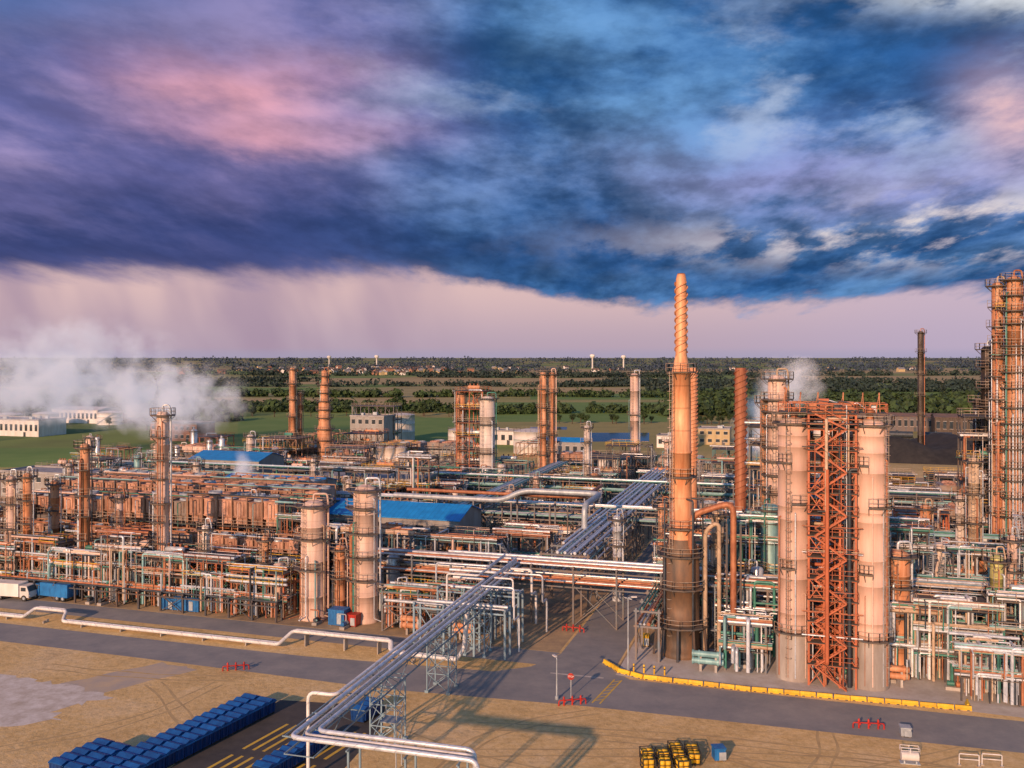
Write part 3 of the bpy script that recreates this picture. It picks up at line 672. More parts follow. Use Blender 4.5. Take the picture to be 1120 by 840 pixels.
for z,r in ((6,2.6),(10,2.6),(14,2.6),(18,2.1),(21,2.1),(24,1.8),(27,1.6),(30,1.6),(33,1.1)): add_platform(rt,z,r,-3.14,3.14,1.1)
C(at(-.286,300),14.5,1.3,PALE,'short pale vessel tower',2,1,group='distant towers')
C(at(-.056,267),29.9,1.3,RUST,'orange tower beside rusty frame',6,2,group='distant towers')
C(at(-.027,262),28.7,2.2,PALE,'broad pale tower beside rusty frame',3,1,group='distant towers')
C(at(.034,267),35.5,1.0,RUST,'slim orange tower, one of a pair',6,2,group='distant towers')
C(at(.0435,268),35.5,.95,RUST,'slim orange tower, one of a pair',5,2,group='distant towers')
C(at(.082,240),22,.8,PALE,'thin pale tower with platforms',4,1,group='distant towers')
C(at(.134,330),34,1.55,PINK,'pinkish orange tower with narrow top',2,1,group='distant towers')
C(at(.197,190),37.7,1.0,RUST,'rusty stack with spiral strakes',0,0,strakes=(18,37,1.0,8),name='chimney_stack',cat='chimney',prof=[(1.3,0),(1.0,14),(1.0,37.6),(.8,37.7),(.8,37)],vent=False)
C(at(.25,205),37.5,1.25,BROWN,'brown stack wrapped in spiral strakes',0,0,strakes=(8,37,1.25,7),name='chimney_stack',cat='chimney',prof=[(1.7,0),(1.25,6),(1.25,37.4),(1.05,37.5),(1.05,36.6)],vent=False)
C(at(.290,150),37,1.5,PINK,'tall tower with many stacked platforms',11,5,full=True)
C(at(.276,152),33,.7,RUST,'slim tower next to platformed tower',4,2)
C(at(.549,158),53.9,1.15,RUST,'very tall slim orange tower wrapped in platforms',16,9,full=True)
C(at(.531,160),53,.95,RUST,'very tall slim orange tower with ladders',13,8)
e0,n0=grid(*at(.540,159.5)[:2]); structure(e0,n0,3.4,2.4,[4,8,12,16,20,24,28,32,36,40,44,48],SR,24,.9,False,'slender scaffold frame between tall towers',.8,'tall red towers',.18,False)
C(at(.520,172),42,1.1,DARKST,'tall dark tower with platforms',9,4,full=True)
C(at(.510,176),32,.95,DARKST,'dark tower beside taller towers',6,3)
C(at(.447,360),50,1.15,DARKST,'thin dark flare stack',5,1,name='chimney_stack',cat='chimney')
C(at(.422,117),15.3,1.45,RUST,'stout rusty vessel tower on pad',3,4)
C(at(.53,113),15.5,.75,mk_mat('olive_cladding',(.46,.48,.18),(.33,.31,.12),.5,.1,.9,.1,band=2),'olive green slender column with platform',3,4)
C(at(.505,150),23.5,.85,TANP,'tan slender column with pipes',4,3)
C(at(.49,152),17,.7,PALE,'pale slender column with pipes',3,2)
C(at(.547,118),17,.6,PINK,'slim pinkish column with pipes',3,2)
C(at(-.345,200),17,.8,PALE,'slim pale column among structures',3,2)
C(at(-.285,165),15,.7,RUST,'slim rusty column among coolers',3,2)
C(at(-.43,160),16,.7,PINK,'slim pinkish column among coolers',3,2)
C(at(-.335,147),13,.6,PALE,'slim pale column in the front structures',3,3)
C(at(-.27,143),12,.55,RUST,'slim rusty column in the front structures',3,3)
C(at(.115,150),14,.7,ALU,'slim silver column beside road',3,2)
C(at(.165,150),16,.8,RUST,'slim rusty column behind the chimney',3,2)
C(at(.225,132),18,.9,TANP,'slim tan column near flue pipe',4,3)
for t,d,h,r,m in ((-.445,152,9,1.1,PINK),(-.415,150,7,.9,ALU),(-.36,147.5,8,1.2,RUST),(-.30,146,7.5,1.0,PALE),(-.255,142,8,.9,PINK),(-.50,155,8,1.2,PALE),(-.135,137,6,.8,ALU),(-.115,136,6.5,.9,PINK)):
    vessel(at(t,d),h,r,m,'stubby process vessel on steel legs with pipework',group='stubby process vessels')
PM=PM_MAIN
for t,d,h,r,m in ((.282,137,18,1.35,TEALP),(.242,140,15,1.1,TEALP),(.268,131,10,.9,ALU),(.238,128,8,.8,GREENP),(.448,120,8,.9,RUST),(.475,119,7,.9,PALE),(-.10,150,9,1,GREENP),(-.13,148,8,1.1,ALU),(.46,128,9,1.2,PINK),(.50,126,8,1.1,TEALP),(.52,133,12,1.2,RUST),(.47,138,12,1.3,PALE)):
    vessel(at(t,d),h,r,m,'upright cylindrical process vessel with curved pipe',legs=h<11,group='upright process vessels')
for i in range(6):
    vessel(at(.432+.0125*i,147-.5*i),9.5,.85,WHITEW,'white upright silo with rounded top','row of white silos')
e0,n0=grid(*at(-.042,266)[:2]); structure(e0,n0,8,7,[5,9,13,17,21,25,30],SR,10,1,True,'rust red steel frame tower between two columns')
e0,n0=grid(*at(.521,168)[:2]); structure(e0,n0,9,7,[5,9,13,17,21,25,29],SD,34,1,True,'dark steel frame tower crowded with pipes')
e0,n0=grid(*at(.287,157)[:2]); structure(e0,n0,8,6,[5,9,13,17,21,25,28],SG,34,1,True,'grey steel frame tower crowded with pipes')

# ---------------------------------------------------------------- racks
N_S=[ALU,ALU,WHITEP,ALU,ALU,TEALP]
rack(P(-12.4,27),P(-12.4,140),7.6,[6,8.6],11,SG,N_S,6.5,'long silver pipe rack beside plant road',gap=.30,rr=(.14,.18,.24,.30))
rack(P(-48,21.5),P(30,21.5),5.2,[6,8.4],9,SG,[ALU,ALU,ALU,RUSTP,TANP],6.5,'pipe rack bridging over the plant road',gap=.24)
rack(P(30,24),P(95,24),5.2,[6,8.6],10,SG,None,6.5)
rack(P(-112,18),P(-50,18),2.6,[5.0],5,SD,PM_WARM,5.5)
rack(P(-110,7.9),P(-52,7.9),1.6,[2.6],4,SD,PM_WARM,4,label='low pipe rack along the front of the unit')
rack(P(-150,72),P(20,72),5,[6.5,9],9,SG,[TEALP,ALU,ALU,GREENP,TANP],7)
rack(P(6,60),P(140,60),5,[6.5,9],9,SG,[TEALP,ALU,ALU,GREENP,RUSTP],7)
rack(P(-44,58),P(-44,150),4.5,[6,8.5],7,SG,[ALU,WHITEP,TEALP],7)
rack(P(26,30),P(26,150),4.5,[6,8.5],7,SG,[ALU,DARKP,TEALP],7)
rack(P(64,20),P(64,150),4.5,[6,8.5],7,SG,[ALU,DARKP,TEALP,RUSTP],7)
rack(P(-160,112),P(160,112),5,[6.5,9],8,SG,[TEALP,ALU,DARKP,GREENP],8)
rack(P(-35,10),P(-18,10),3.5,[4,6],7,SG,None,5)
rack(P(4,6.5),P(4,21),3.0,[4.5,6.5],6,SG,[ALU,GREENP,RUSTP],5)
root=thing('large_main_pipe','large grey overhead main pipe with bends','pipe',P(-20,62),-TH)
new_obj(MB().tube([(-38,0,11),(-14,0,11),(-10,0,13.2),(6,0,13.2),(6,-14,13.2),(6,-14,9)],.55,seg=16,bend=2.2),'pipe',GALV,root)
new_obj(MB().tube([(-36,2.2,12),(2,2.2,12),(2,20,12)],.36,seg=14,bend=2),'pipe',RUSTP,root)
mb=MB()
for x in (-36,-28,-20,-12,-4,4): mb.beam((x,-1,0),(x,-1,10.8),.3).beam((x,3.2,0),(x,3.2,10.8),.3).beam((x,-1.2,10.2),(x,3.4,10.2),.3)
new_obj(mb,'frame',SG,root)
# foreground pipe bridge
BR=math.pi/2-TH+math.radians(1.6)
root=thing('pipe_bridge','silver pipes on a blue-grey lattice truss crossing the road','pipe bridge',P(-17.0,-45.5),BR)
L=61.5; z0=6.5; z1=8.0; wd=2.7; mb=MB()
for y in (-wd/2,wd/2):
    mb.beam((0,y,z0),(L,y,z0),.11,.13); mb.beam((0,y,z1),(L,y,z1),.11,.13)
    k=0; x=0
    while x<L-1:
        x2=min(L,x+2.6); mb.beam((x,y,z0 if k%2 else z1),(x2,y,z1 if k%2 else z0),.065); x=x2;k+=1
x=0
while x<=L:
    mb.beam((x,-wd/2,z0),(x,wd/2,z0),.08); mb.beam((x,-wd/2-.2,z1),(x,wd/2+.2,z1),.1,.12)
    x+=5.2
STB=mk_mat('blue_grey_truss_paint',(.26,.42,.54),(.18,.27,.35),.5,.1,.8,.4)
new_obj(mb,'truss',STB,root)
def tower(x,w=2.6,l=3.6,z=6.4):
    m=MB(); cs=[(x-l/2,-w/2),(x+l/2,-w/2),(x+l/2,w/2),(x-l/2,w/2)]
    for a in cs: m.beam((a[0],a[1],0),(a[0],a[1],z),.13); m.box((a[0],a[1],.15),(.45,.45,.3))
    lv=[.2,z*.36,z*.7,z]
    for p,q in zip(lv[:-1],lv[1:]):
        for i in range(4):
            a,b=cs[i],cs[(i+1)%4]; m.beam((*a,p),(*b,q),.065); m.beam((*b,p),(*a,q),.065); m.beam((*a,q),(*b,q),.09)
    new_obj(m,'lattice_tower',STB,root)
for x in (18.5,34.5,48.5,59.8): tower(x,2.7,2.8 if x<59 else 2.0)
t1=MB(); t1.box((13.6,-2.5,4.6),(1.6,1.8,.1)).rail([(12.8,-3.4),(14.4,-3.4),(14.4,-1.6)],4.65).beam((14.3,-3.3,0),(14.3,-3.3,4.6),.1).beam((12.9,-3.3,0),(12.9,-3.3,4.6),.1)
new_obj(t1,'access_platform',GALV,root)
for i,(y,r) in enumerate(((-1.15,.2),(-.35,.15),(.4,.21),(1.15,.17))):
    s=i*.9
    far=[(L+6,y,z1+.1+r)] if i<2 else [(L-2-4*(i-2),8-2*(i-2),z1+.1+r),(L-2-4*(i-2),y,z1+.1+r)]
    new_obj(MB().tube(far+([(1.1-s,y,z1+.1+r),(1.1-s,-15.2-.4*i,z1+.1+r),(1.1-s,-15.2-.4*i,5)] if i<3 else [(9,y,z1+.1+r),(9,4,z1+.1+r),(9,4,.4)]),r,seg=14,bend=.8),'pipe',WHITEP if i%2 else ALU,root)
for k,(x,y,r) in enumerate(((60,-4.5,.18),(56.5,-7,.14),(52.5,-3.8,.12),(47,-5.5,.12),(51.5,5.5,.16),(56.5,9,.13))):
    sg=1 if y>0 else -1
    new_obj(MB().tube([(L+3,sg*.9,z1+.9+.2*k),(x,sg*.9,z1+.9+.2*k),(x,y,z1+.9+.2*k),(x,y,5.2),(x+2.5,y,5.2),(x+2.5,y,.4)],r,seg=10,bend=.5),'pipe',ALU if k%2 else WHITEP,root)
m=MB()
for yy in (-5,-10,-14.5): m.beam((-.9,yy,0),(-.9,yy,z1),.16).beam((1.3,yy,0),(1.3,yy,z1),.16).beam((-1.3,yy,z1-.02),(1.6,yy,z1-.02),.12)
new_obj(m,'support_post',STB,root)
rack(P(-27,2.5),P(-14,2.5),2.2,[6.2],4,STB,[ALU,WHITEP],4,'short silver pipe rack beside the bridge',gap=.3)
rack(P(-26,8.5),P(-14,8.5),2.0,[7.0],3,STB,[ALU,WHITEP],4,'short silver pipe rack beside the bridge',gap=.3)
for k,(n_,r,m_) in enumerate(((-3.6,.25,WHITEP),(-3.0,.17,WHITEP))):
    z=.62
    root=thing('ground_pipeline','white pipeline with raised expansion loops beside the road','pipeline',P(0,n_),-TH,'pipelines along the road')
    a=k*.6
    new_obj(MB().tube([(-150,0,z),(-89-a*0,0,z),(-88.2,1.6,z+1.0),(-82.4-a,1.6,z+1.0),(-81.6-a,0,z),(-45,0,z),(-44,2.2,z+1.3),(-29-a,2.2,z+1.3),(-28-a,0,z+.6),(-18.8,-.3,z+.6),(-17.8,-.3,2.8),(-17.4,-.3,7.2)],r,seg=12,bend=.45),'pipe',m_,root)
    for x in list(range(-148,-46,7))+[-42,-36,-31,-25]:
        zz=z-r if x<-45 or x>-28 else z+1.2-r
        yy=0 if x<-45 or x>-28 else 2.2
        new_obj(MB().box((x,yy,zz/2),(.14,.5,max(.2,zz))),'pipe_support',CONC,root)

# ---------------------------------------------------------------- coolers & explicit structures
PM=PM_WARM
for e,z1_ in ((-109,14.0),(-90.5,14.6),(-72,15.2)): cooler(e,29,18.3,8,10.4,z1_,fine=True)
for e in (-104,-83.5,-63): cooler(e,21.6,20.3,3.4,7.2,9.4,fine=True,label='low narrow rust coloured cooler row in brown steel frame')
for e in (-112,-92,-72): cooler(e,41,19.5,7,12.2,15.0,fine=True)
structure(-59.5,28,5,7,[3,6,9,12,14.5],SD,50,.9); structure(-118,20,7,8,[3,6,9,12],ST,50,.9)
cooler(-108,53,24,8,12,14.6,fine=True); cooler(-82,53,22,8,12,14.6,fine=True)
def low_skid(e,n,w,d,h,mat=None,np_=20):
    structure(e,n,w,d,[h*.45,h],mat,np_,.6,False,None,.3,'low pipe skids',.2,True)
e=-113.5
for i,(w,h) in enumerate(((9.4,[2.5,5,7.2]),(8.2,[2.8,5.6,8.4]),(9.6,[2.5,4.8,6.8]),(7.4,[2.8,5.6,8.2,10.4]),(9,[2.5,5,7.4]),(8.2,[2.7,5.2,7.8]),(9,[2.5,5,6.8]))):
    structure(e+w/2,12.8+R.uniform(-.5,.5),w,7,h,R.choice([ST,SD,SG,SG,SR]),92,.9,False,cw=.18,thin=True); e+=w+.15
for e in (-32,-25): low_skid(e,12.5,6,5.5,4.8 if e<-30 else 6,None,36)
structure(-31,31,13,7,[3.2,6.2,9.4],SD,92,.8,thin=True); structure(-45,31,12,7,[3.2,6.4,9.6],SG,92,.8,thin=True); structure(-24,46,9,8,[4,8],SG,50,.8)
structure(-55,32,5,7,[3.2,6.4,9.4],ST,50,.8); structure(-58,44,12,5,[3.6,7.2],SD,50,.8)
structure(-53,16,4,5,[2.8,5.6],SD,30,.8,False)
PM=PM_MAIN
low_skid(16.5,8.5,5,5,6,None,54); structure(17.5,15,9,5,[3,6,9],SG,92,.9,True,thin=True); structure(7,31,9,8,[4,8,11],SD,60,.9); low_skid(36,13,6,5,8,None,54)
for e,n,h in ((41.5,13,[3,6,9]),(50,13,[3.2,6.8,10.5]),(58,14,[3.5,7,11]),(44,6,[2.8,5.5]),(52,6.5,[3,6]),(36,31,[4,8,12,15]),(48,32,[4,8,12]),(58,32,[4,8,13,17]),(70,33,[4,8,12,16,19]),(80,33,[4,8,12,16])):
    structure(e,n,8.5 if n>7 else 6,6.5 if n>7 else 4.5,h,R.choice([SD,SG,STE,SD]),92,.85,n>10,cw=.2,thin=True)
structure(16,32,9,8,[4,8,12,15],STE,60,.9); structure(16,45,9,9,[4,8,12],STE,46,.9)
for e,n in ((-36,14),(-30,7.8),(-22,8),(12,5),(34,6.5)):
    exchanger(P(e,n),-TH,R.uniform(2.5,4),R.uniform(.28,.42),R.choice([ALU,RUST,TEALP]))
def pump(loc,rot):
    root=thing('pump','small process pump with motor on concrete plinth','pump',loc,rot,'process pumps')
    new_obj(MB().box((0,0,.2),(1.8,.8,.4)),'plinth',CONC,root); new_obj(MB().cyl((-.7,0,.75),(.1,0,.75),.3,seg=12),'motor',R.choice([BLUEP,GREENP,DARKP]),root)
    new_obj(MB().cyl((.3,0,.7),(.7,0,.7),.34,seg=12).tube([(.5,0,.9),(.5,0,1.9),(.5,1.4,1.9)],.1),'casing',R.choice([RUSTP,GALV]),root)
for i in range(34): pump(P(R.choice([R.uniform(-100,-22),R.uniform(12,54)]),R.uniform(7.2,8.4) if i%2 else R.uniform(16,18)),-TH+R.choice([0,1.57]))
# ---------------------------------------------------------------- fill blocks
def inview(e,n,m=8):
    x,y,_=P(e,n); return abs(x)<.575*y+m
def fill(e0,e1,n0,n1,ce,cn,hmax,prob,npipe):
    n=n0
    while n<n1:
        e=e0+R.uniform(0,3)
        while e<e1:
            if R.random()<prob and inview(e,n):
                k=R.random(); w=ce-R.uniform(2,4.5); d=cn-R.uniform(3,5); h=R.uniform(.45,1)*hmax
                if k<.58:
                    m=max(2,int(h/3.4)); structure(e,n,w,d,[h*(i+1)/m for i in range(m)],None,npipe,.8,R.random()<.5)
                elif k<.68: cooler(e,n,w,d*.8,h*.6,h*.6+2.4,R.choice([SALM,SALM,GREYC,PINK]),label='air cooler bank on steel legs with fan rings')
                elif k<.80:
                    for q in range(3): vessel(P(e-w/3+q*w/3,n+R.uniform(-2,2)),R.uniform(5,hmax),R.uniform(.7,1.5),R.choice([PALE,RUST,PINK,ALU,TEALP,ALU]),'upright cylindrical process vessel with curved pipe',legs=False,group='upright process vessels')
                    low_skid(e,n-3,w,4,4.5,None,14)
                elif k<.9:
                    for q in range(2): drum(P(e,n-2+q*4),-TH,w*.7,R.uniform(1,1.5),R.choice([WHITEW,PALE,GREENP,ALU]),'long horizontal storage drum on saddles',2)
                    low_skid(e,n-1,w,6,5,None,14)
                else:
                    C(P(e,n),R.uniform(hmax,hmax*1.6),R.uniform(.6,1.1),R.choice([RUST,PINK,PALE]),'medium process tower with ladder and platforms',3,2,group='medium process towers'); low_skid(e,n-2,w,6,6,None,14)
            e+=ce
        n+=cn
fill(-120,-70,66,70,12,12,10,.9,18)
fill(-160,-50,80,108,12,11,10,.85,14); fill(-40,-21,80,150,12,12,9,.8,12)
fill(4,24,70,108,11,12,9,.9,18); fill(32,60,66,108,12,12,12,.95,18); fill(70,150,52,108,12,13,14,.9,14)
fill(4,60,46,58,12,12,9,.7,24)
fill(-200,-24,118,150,14,13,10,.65,9); fill(4,190,118,150,14,13,11,.9,9)
fill(-220,50,156,212,17,15,12,.5,5)
fill(50,200,156,200,15,14,6.5,.6,6)

# ---------------------------------------------------------------- buildings
building(at(-.168,177),-TH,46,12,10.6,GREYW,BLUER,'long low shed with bright blue sheet roof',2,1.8)
building(at(-.30,282),-TH,24,14,9,GREYW,BLUER,'shed with bright blue pitched roof',2,1.8)
building(at(-.255,205),-TH,24,9,12.4,GREYW,BLUER,'shed with blue roof behind the coolers',1,1.0)
building(at(-.152,236),-TH,30,12,9,mk_mat('grey_brown_wall',(.30,.27,.24),(.22,.17,.14),.7,0,.5,.3),ROOFG,'low grey process building with flat roof',2)
e0,n0=grid(*at(-.152,229)[:2]); structure(e0-3,n0-2,18,4,[4,8,11.5],SG,50,.7,True,'grey steel pipe structure before a process building'); structure(e0+12,n0+1,8,6,[4,8,12,15],ST,30,.9,True)
building(at(-.152,400),-TH,16,12,14,GREYW,ROOFG,'grey industrial block with rooftop equipment',3)
e0,n0=grid(*at(-.152,404)[:2]); structure(e0,n0+4,20,8,[6,12,18],SG,8,1,True,'grey steel frame around industrial block')
building(at(-.495,262),-TH,30,12,7,GREYW,ROOFG,'long grey two storey building',2)
building(at(-.465,560),-TH,34,20,8,WHITEW,WHITEW,'large white warehouse far beyond the plant',1,1.5)
building(at(-.54,470),-TH,44,18,8,WHITEW,ROOFG,'wide white hall beside steam plume',1)
building(at(-.36,440),-TH,26,14,8,BRICK,ROOFG,'brick process building near steam',2)
building(at(.222,420),-TH,14,12,7,BEIGE,ROOFG,'small beige yellow building',2)
building(at(.175,405),-TH,12,10,5,WHITEW,ROOFG,'small white control building',1)
DSH=mk_mat('dark_shed_wall',(.12,.13,.16),(.2,.15,.12),.7)
building(at(.40,500),-TH,60,14,8,DSH,ROOFD,'long dark loading shed by coal yard',1,1.5)
building(at(.5,470),-TH,34,14,9,DARKST,ROOFD,'dark conveyor building by coal yard',1,1.5)
building(at(-.075,340),-TH,16,12,6,GREYW,ROOFG,'low grey control building',1)
building(at(-.01,420),-TH,14,10,6,WHITEW,ROOFG,'low white utility building',1)
building(at(.06,360),-TH,18,10,7,GREYW,BLUER,'small shed with blue roof',1,1.2)
building(at(-.41,225),-TH,18,10,8,GREYW,BLUER,'small shed with blue roof',1,1.4)
building(at(.335,250),-TH,14,10,9,WHITEW,ROOFG,'white electrical building with flat roof',2)
for t,d,r,h in ((-.55,520,8,7),(-.51,530,7,7),(-.44,540,7,7),(-.12,440,6,12),(.02,380,7,9),(-.055,400,6,8),(.30,430,10,9),(.35,440,9,9)):
    tank(at(t,d),r,h,WHITEW,'white cylindrical storage tank with shallow roof')
for i in range(3): tank(at(.10+.012*i,300+4*i),2.0,7,WHITEW,'small white cylindrical tank with cone roof',.3)
for i in range(3): tank(at(-.145+.012*i,300),2.0,10,PALE,'small pale cylindrical tank',.3)
def wagon(loc,rot):
    root=thing('rail_wagon','dark rail tank wagon standing on the siding','rail wagon',loc,rot,'rail wagons on the siding')
    mb=MB().cyl((-7,0,2.6),(7,0,2.6),1.5,seg=16).cyl((0,0,4),(0,0,4.6),.6,seg=12)
    a=new_obj(mb,'tank',DARKP,root); b=new_obj(MB().box((0,0,1.0),(15,1.6,.3)),'underframe',BLACK,root); reg(root,a,b)
    for x in (-5.5,-4,4,5.5): o=new_obj(MB().cyl((x,-.8,.5),(x,.8,.5),.5,seg=14),'wheel',BLACK,root); reg(root,o)
    return root
w0=wagon(at(.30,455),-TH)
for i in range(1,11):
    b=at(.30,455); dup(w0,(b[0]+i*17*CE,b[1]-i*17*SE,0),-TH)
mb=MB(); nx,ny=44,26; rs=random.Random(3)
for j in range(ny+1):
    for i in range(nx+1):
        u=i/nx; v=j/ny; h=9*min(1,4*u*(1-u)*1.6)*min(1,4*v*(1-v)*1.5)*(.78+.22*math.sin(u*19+v*5))+rs.uniform(-.25,.25)
        mb.v.append((u*100-50,v*46-23,max(-.1,h if 0<i<nx and 0<j<ny else -.1)))
for j in range(ny):
    for i in range(nx): a=j*(nx+1)+i; mb.f.append((a,a+1,a+nx+2,a+nx+1)); mb.sm.append(True)
o=new_obj(mb,'coal_pile',COALM,None,at(.46,360),-TH,'long black coal heap beside dark sheds',kind='stuff',category='coal heap')

# ---------------------------------------------------------------- small things
def lamp(loc,h,arm=1.2,rot=0):
    root=thing('street_lamp','tall grey street lamp beside plant road','street lamp',loc,rot,'street lamps')
    new_obj(MB().cyl((0,0,0),(0,0,h),.11,.06,seg=10).tube([(0,0,h-.3),(0,0,h+.1),(arm,0,h+.25)],.05).cyl((0,0,0),(0,0,.4),.22,seg=10),'pole',GALV,root)
    new_obj(MB().box((arm+.25,0,h+.22),(.7,.3,.14)),'lamp_head',WHITEW,root)
lamp(at(.127,116),9.3,.5); lamp(at(.049,106.7),4.7,.3,2); lamp(P(-8.6,40),9); lamp(P(1.8,52),9,1.2,3)
root=thing('stop_sign','red octagonal stop sign on a grey post','traffic sign',at(.0645,107.2),-.25)
new_obj(MB().beam((0,0,0),(0,0,2.9),.08),'post',GALV,root)
mb=MB(); vs=[(.42*math.cos(math.pi/8+k*math.pi/4),-.06,2.5+.42*math.sin(math.pi/8+k*math.pi/4)) for k in range(8)]
vs2=[(x,-.09,z) for x,y,z in vs]; mb.add(vs+vs2,[tuple(range(8)),tuple(range(15,7,-1))]+[(i,(i+1)%8,8+(i+1)%8,8+i) for i in range(8)])
new_obj(mb,'sign_face',REDP,root)
tc=bpy.data.curves.new('lettering','FONT'); tc.body='STOP'; tc.size=.3; tc.align_x='CENTER'; tc.align_y='CENTER'; tc.extrude=.004
to=bpy.data.objects.new('lettering',tc); COL.objects.link(to)
bpy.context.view_layer.update(); me=bpy.data.meshes.new_from_object(to); bpy.data.objects.remove(to)
to=bpy.data.objects.new('lettering',me); COL.objects.link(to); me.materials.append(WHITEW); to.parent=root; to.location=(0,-.10,2.5); to.rotation_euler=(math.pi/2,0,0)
def barrier_proto():
    root=thing('concrete_barrier','yellow painted concrete road barrier segment','barrier',(0,0,0),0,'yellow barriers along the pad edge')
    prof=[(-.26,0),(.26,0),(.26,.1),(.13,.25),(.1,.5),(-.1,.5),(-.13,.25),(-.26,.1)]
    n=8; vs=[(-.86,a,z) for a,z in prof]+[(.86,a,z) for a,z in prof]
    mb=MB(); mb.add(vs,[tuple(range(n))[::-1],tuple(range(n,2*n))]+[(i,(i+1)%n,n+(i+1)%n,n+i) for i in range(n)])
    o=new_obj(mb,'block',YELL,root); o2=new_obj(MB().box((-.5,0,.03),(.3,.54,.1)),'lifting_slot',DARKP,root); o3=new_obj(MB().box((.5,0,.03),(.3,.54,.1)),'lifting_slot',DARKP,root); reg(root,o,o2,o3); return root
bp_=barrier_proto()
path=[(12.4,118.6),(13.6,115.9),(16.2,113.6),(28,109.6),(40,106.4),(51.6,103.4),(52.4,105.2)]
pos=[];car=0
for a,b in zip(path[:-1],path[1:]):
    L_=math.hypot(b[0]-a[0],b[1]-a[1]); s=car
    while s<L_:
        t=s/L_; pos.append((a[0]+(b[0]-a[0])*t,a[1]+(b[1]-a[1])*t,math.atan2(b[1]-a[1],b[0]-a[0]))); s+=1.86
    car=s-L_
bp_.location=(pos[0][0],pos[0][1],.012); bp_.rotation_euler=(0,0,pos[0][2])
for x,y,a in pos[1:]: dup(bp_,(x+R.uniform(-.05,.05),y+R.uniform(-.06,.06),.012),a+R.uniform(-.04,.04))
def hydrant(loc,rot=0,label='red fire water manifold with hydrant outlets'):
    root=thing('fire_hydrant',label,'fire hydrant',loc,rot,'red fire hydrant manifolds')
    o=[new_obj(MB().tube([(-1.6,0,0),(-1.6,0,.6),(1.6,0,.6),(1.6,0,0)],.08,seg=8),'header_pipe',REDP,root)]
    for x in (-1,0,1):
        o.append(new_obj(MB().cyl((x,0,0),(x,0,.95),.1,seg=10).cyl((x,0,.85),(x,0,1.05),.15,.05,seg=10).cyl((x,-.35,.6),(x,.35,.6),.07,seg=8).cyl((x,-.4,.6),(x,-.32,.6),.13,seg=8),'outlet',REDP,root))
    return root
for l in (at(-.302,116.6),at(.066,105),at(.39,98.3),at(.067,133)): hydrant(l,R.uniform(-.5,.3))
for i in range(4):
    root=thing('bollard','short yellow steel bollard on the pad','bollard',P(3+i*1.3,1.9),0,'yellow bollards')
    new_obj(MB().lathe([(.11,0),(.11,1.0),(.08,1.08),(.001,1.1)],seg=12),'post',YELL,root); new_obj(MB().lathe([(.115,.7),(.115,.85)],seg=12),'reflector_band',BLACK,root)
def container(loc,rot,L=1.18,W=1.8,H=1.5,label='small blue steel waste container with pitched lid'):
    root=thing('waste_container',label,'container',loc,rot,'blue waste containers')
    mb=MB(); v=[(-L/2+.05,-W/2+.1,.12),(L/2-.05,-W/2+.1,.12),(L/2-.05,W/2-.1,.12),(-L/2+.05,W/2-.1,.12),(-L/2,-W/2,H),(L/2,-W/2,H),(L/2,W/2,H),(-L/2,W/2,H)]
    mb.add(v,[(0,3,2,1),(4,5,6,7),(0,1,5,4),(1,2,6,5),(2,3,7,6),(3,0,4,7)])
    for k in range(2):
        x=-L/2+L*(k+.5)/2
        for s in (-1,1): mb.box((x,s*(W/2+.0),H/2+.1),(.1,.14,H-.35))
    for k in range(4):
        y=-W/2+W*(k+.5)/4
        for s in (-1,1): mb.box((s*(L/2-.03),y,H/2+.1),(.08,.1,H-.35))
    o1=new_obj(mb,'body',CONTB,root); kids=[o1]
    for s in (-1,1):
        ld=MB().add([(s*L/2,-W/2-.03,H+.02),(s*L/2,W/2+.03,H+.02),(s*.03,W/2+.03,H+.22),(s*.03,-W/2-.03,H+.22),(s*L/2,-W/2-.03,H-.04),(s*L/2,W/2+.03,H-.04),(s*.03,W/2+.03,H-.02),(s*.03,-W/2-.03,H-.02)],[(0,1,2,3),(7,6,5,4),(0,4,5,1),(1,5,6,2),(3,2,6,7),(0,3,7,4)])
        kids.append(new_obj(ld,'lid',CONTL,root))
        kids.append(new_obj(MB().box((0,s*(W/2+.1),H-.12),(L-.06,.1,.12)),'rim',CONTL,root))
        kids.append(new_obj(MB().cyl((-L*.35,s*W*.4,.12),(L*.35,s*W*.4,.12),.1,seg=8),'roller',BLACK,root))
    reg(root,*kids); return root
dirv=Vector((.44,.898)); ang=math.atan2(dirv.y,dirv.x); side=Vector((-dirv.y,dirv.x)); SPC=1.22
c0=container((-27.6,102.6,.012),ang)
for row in range(2):
    for i in range(23):
        if row==0 and i==0: continue
        p=Vector((-27.6,102.6))-dirv*(SPC*i)+side*(2.25*row); dup(c0,(p.x,p.y,.012),ang+R.uniform(-.006,.006))
for k in range(5):
    for row in range(2):
        p=Vector((-38.8,90.4))-dirv*SPC*k+side*2.25*row; dup(c0,(p.x,p.y,.012),ang)
for k in range(3): p=Vector((-15.6,102.6))-dirv*SPC*k; dup(c0,(p.x,p.y,.012),ang)
for k in range(8): p=Vector((-19.6,94))-dirv*SPC*k; dup(c0,(p.x,p.y,.012),ang)
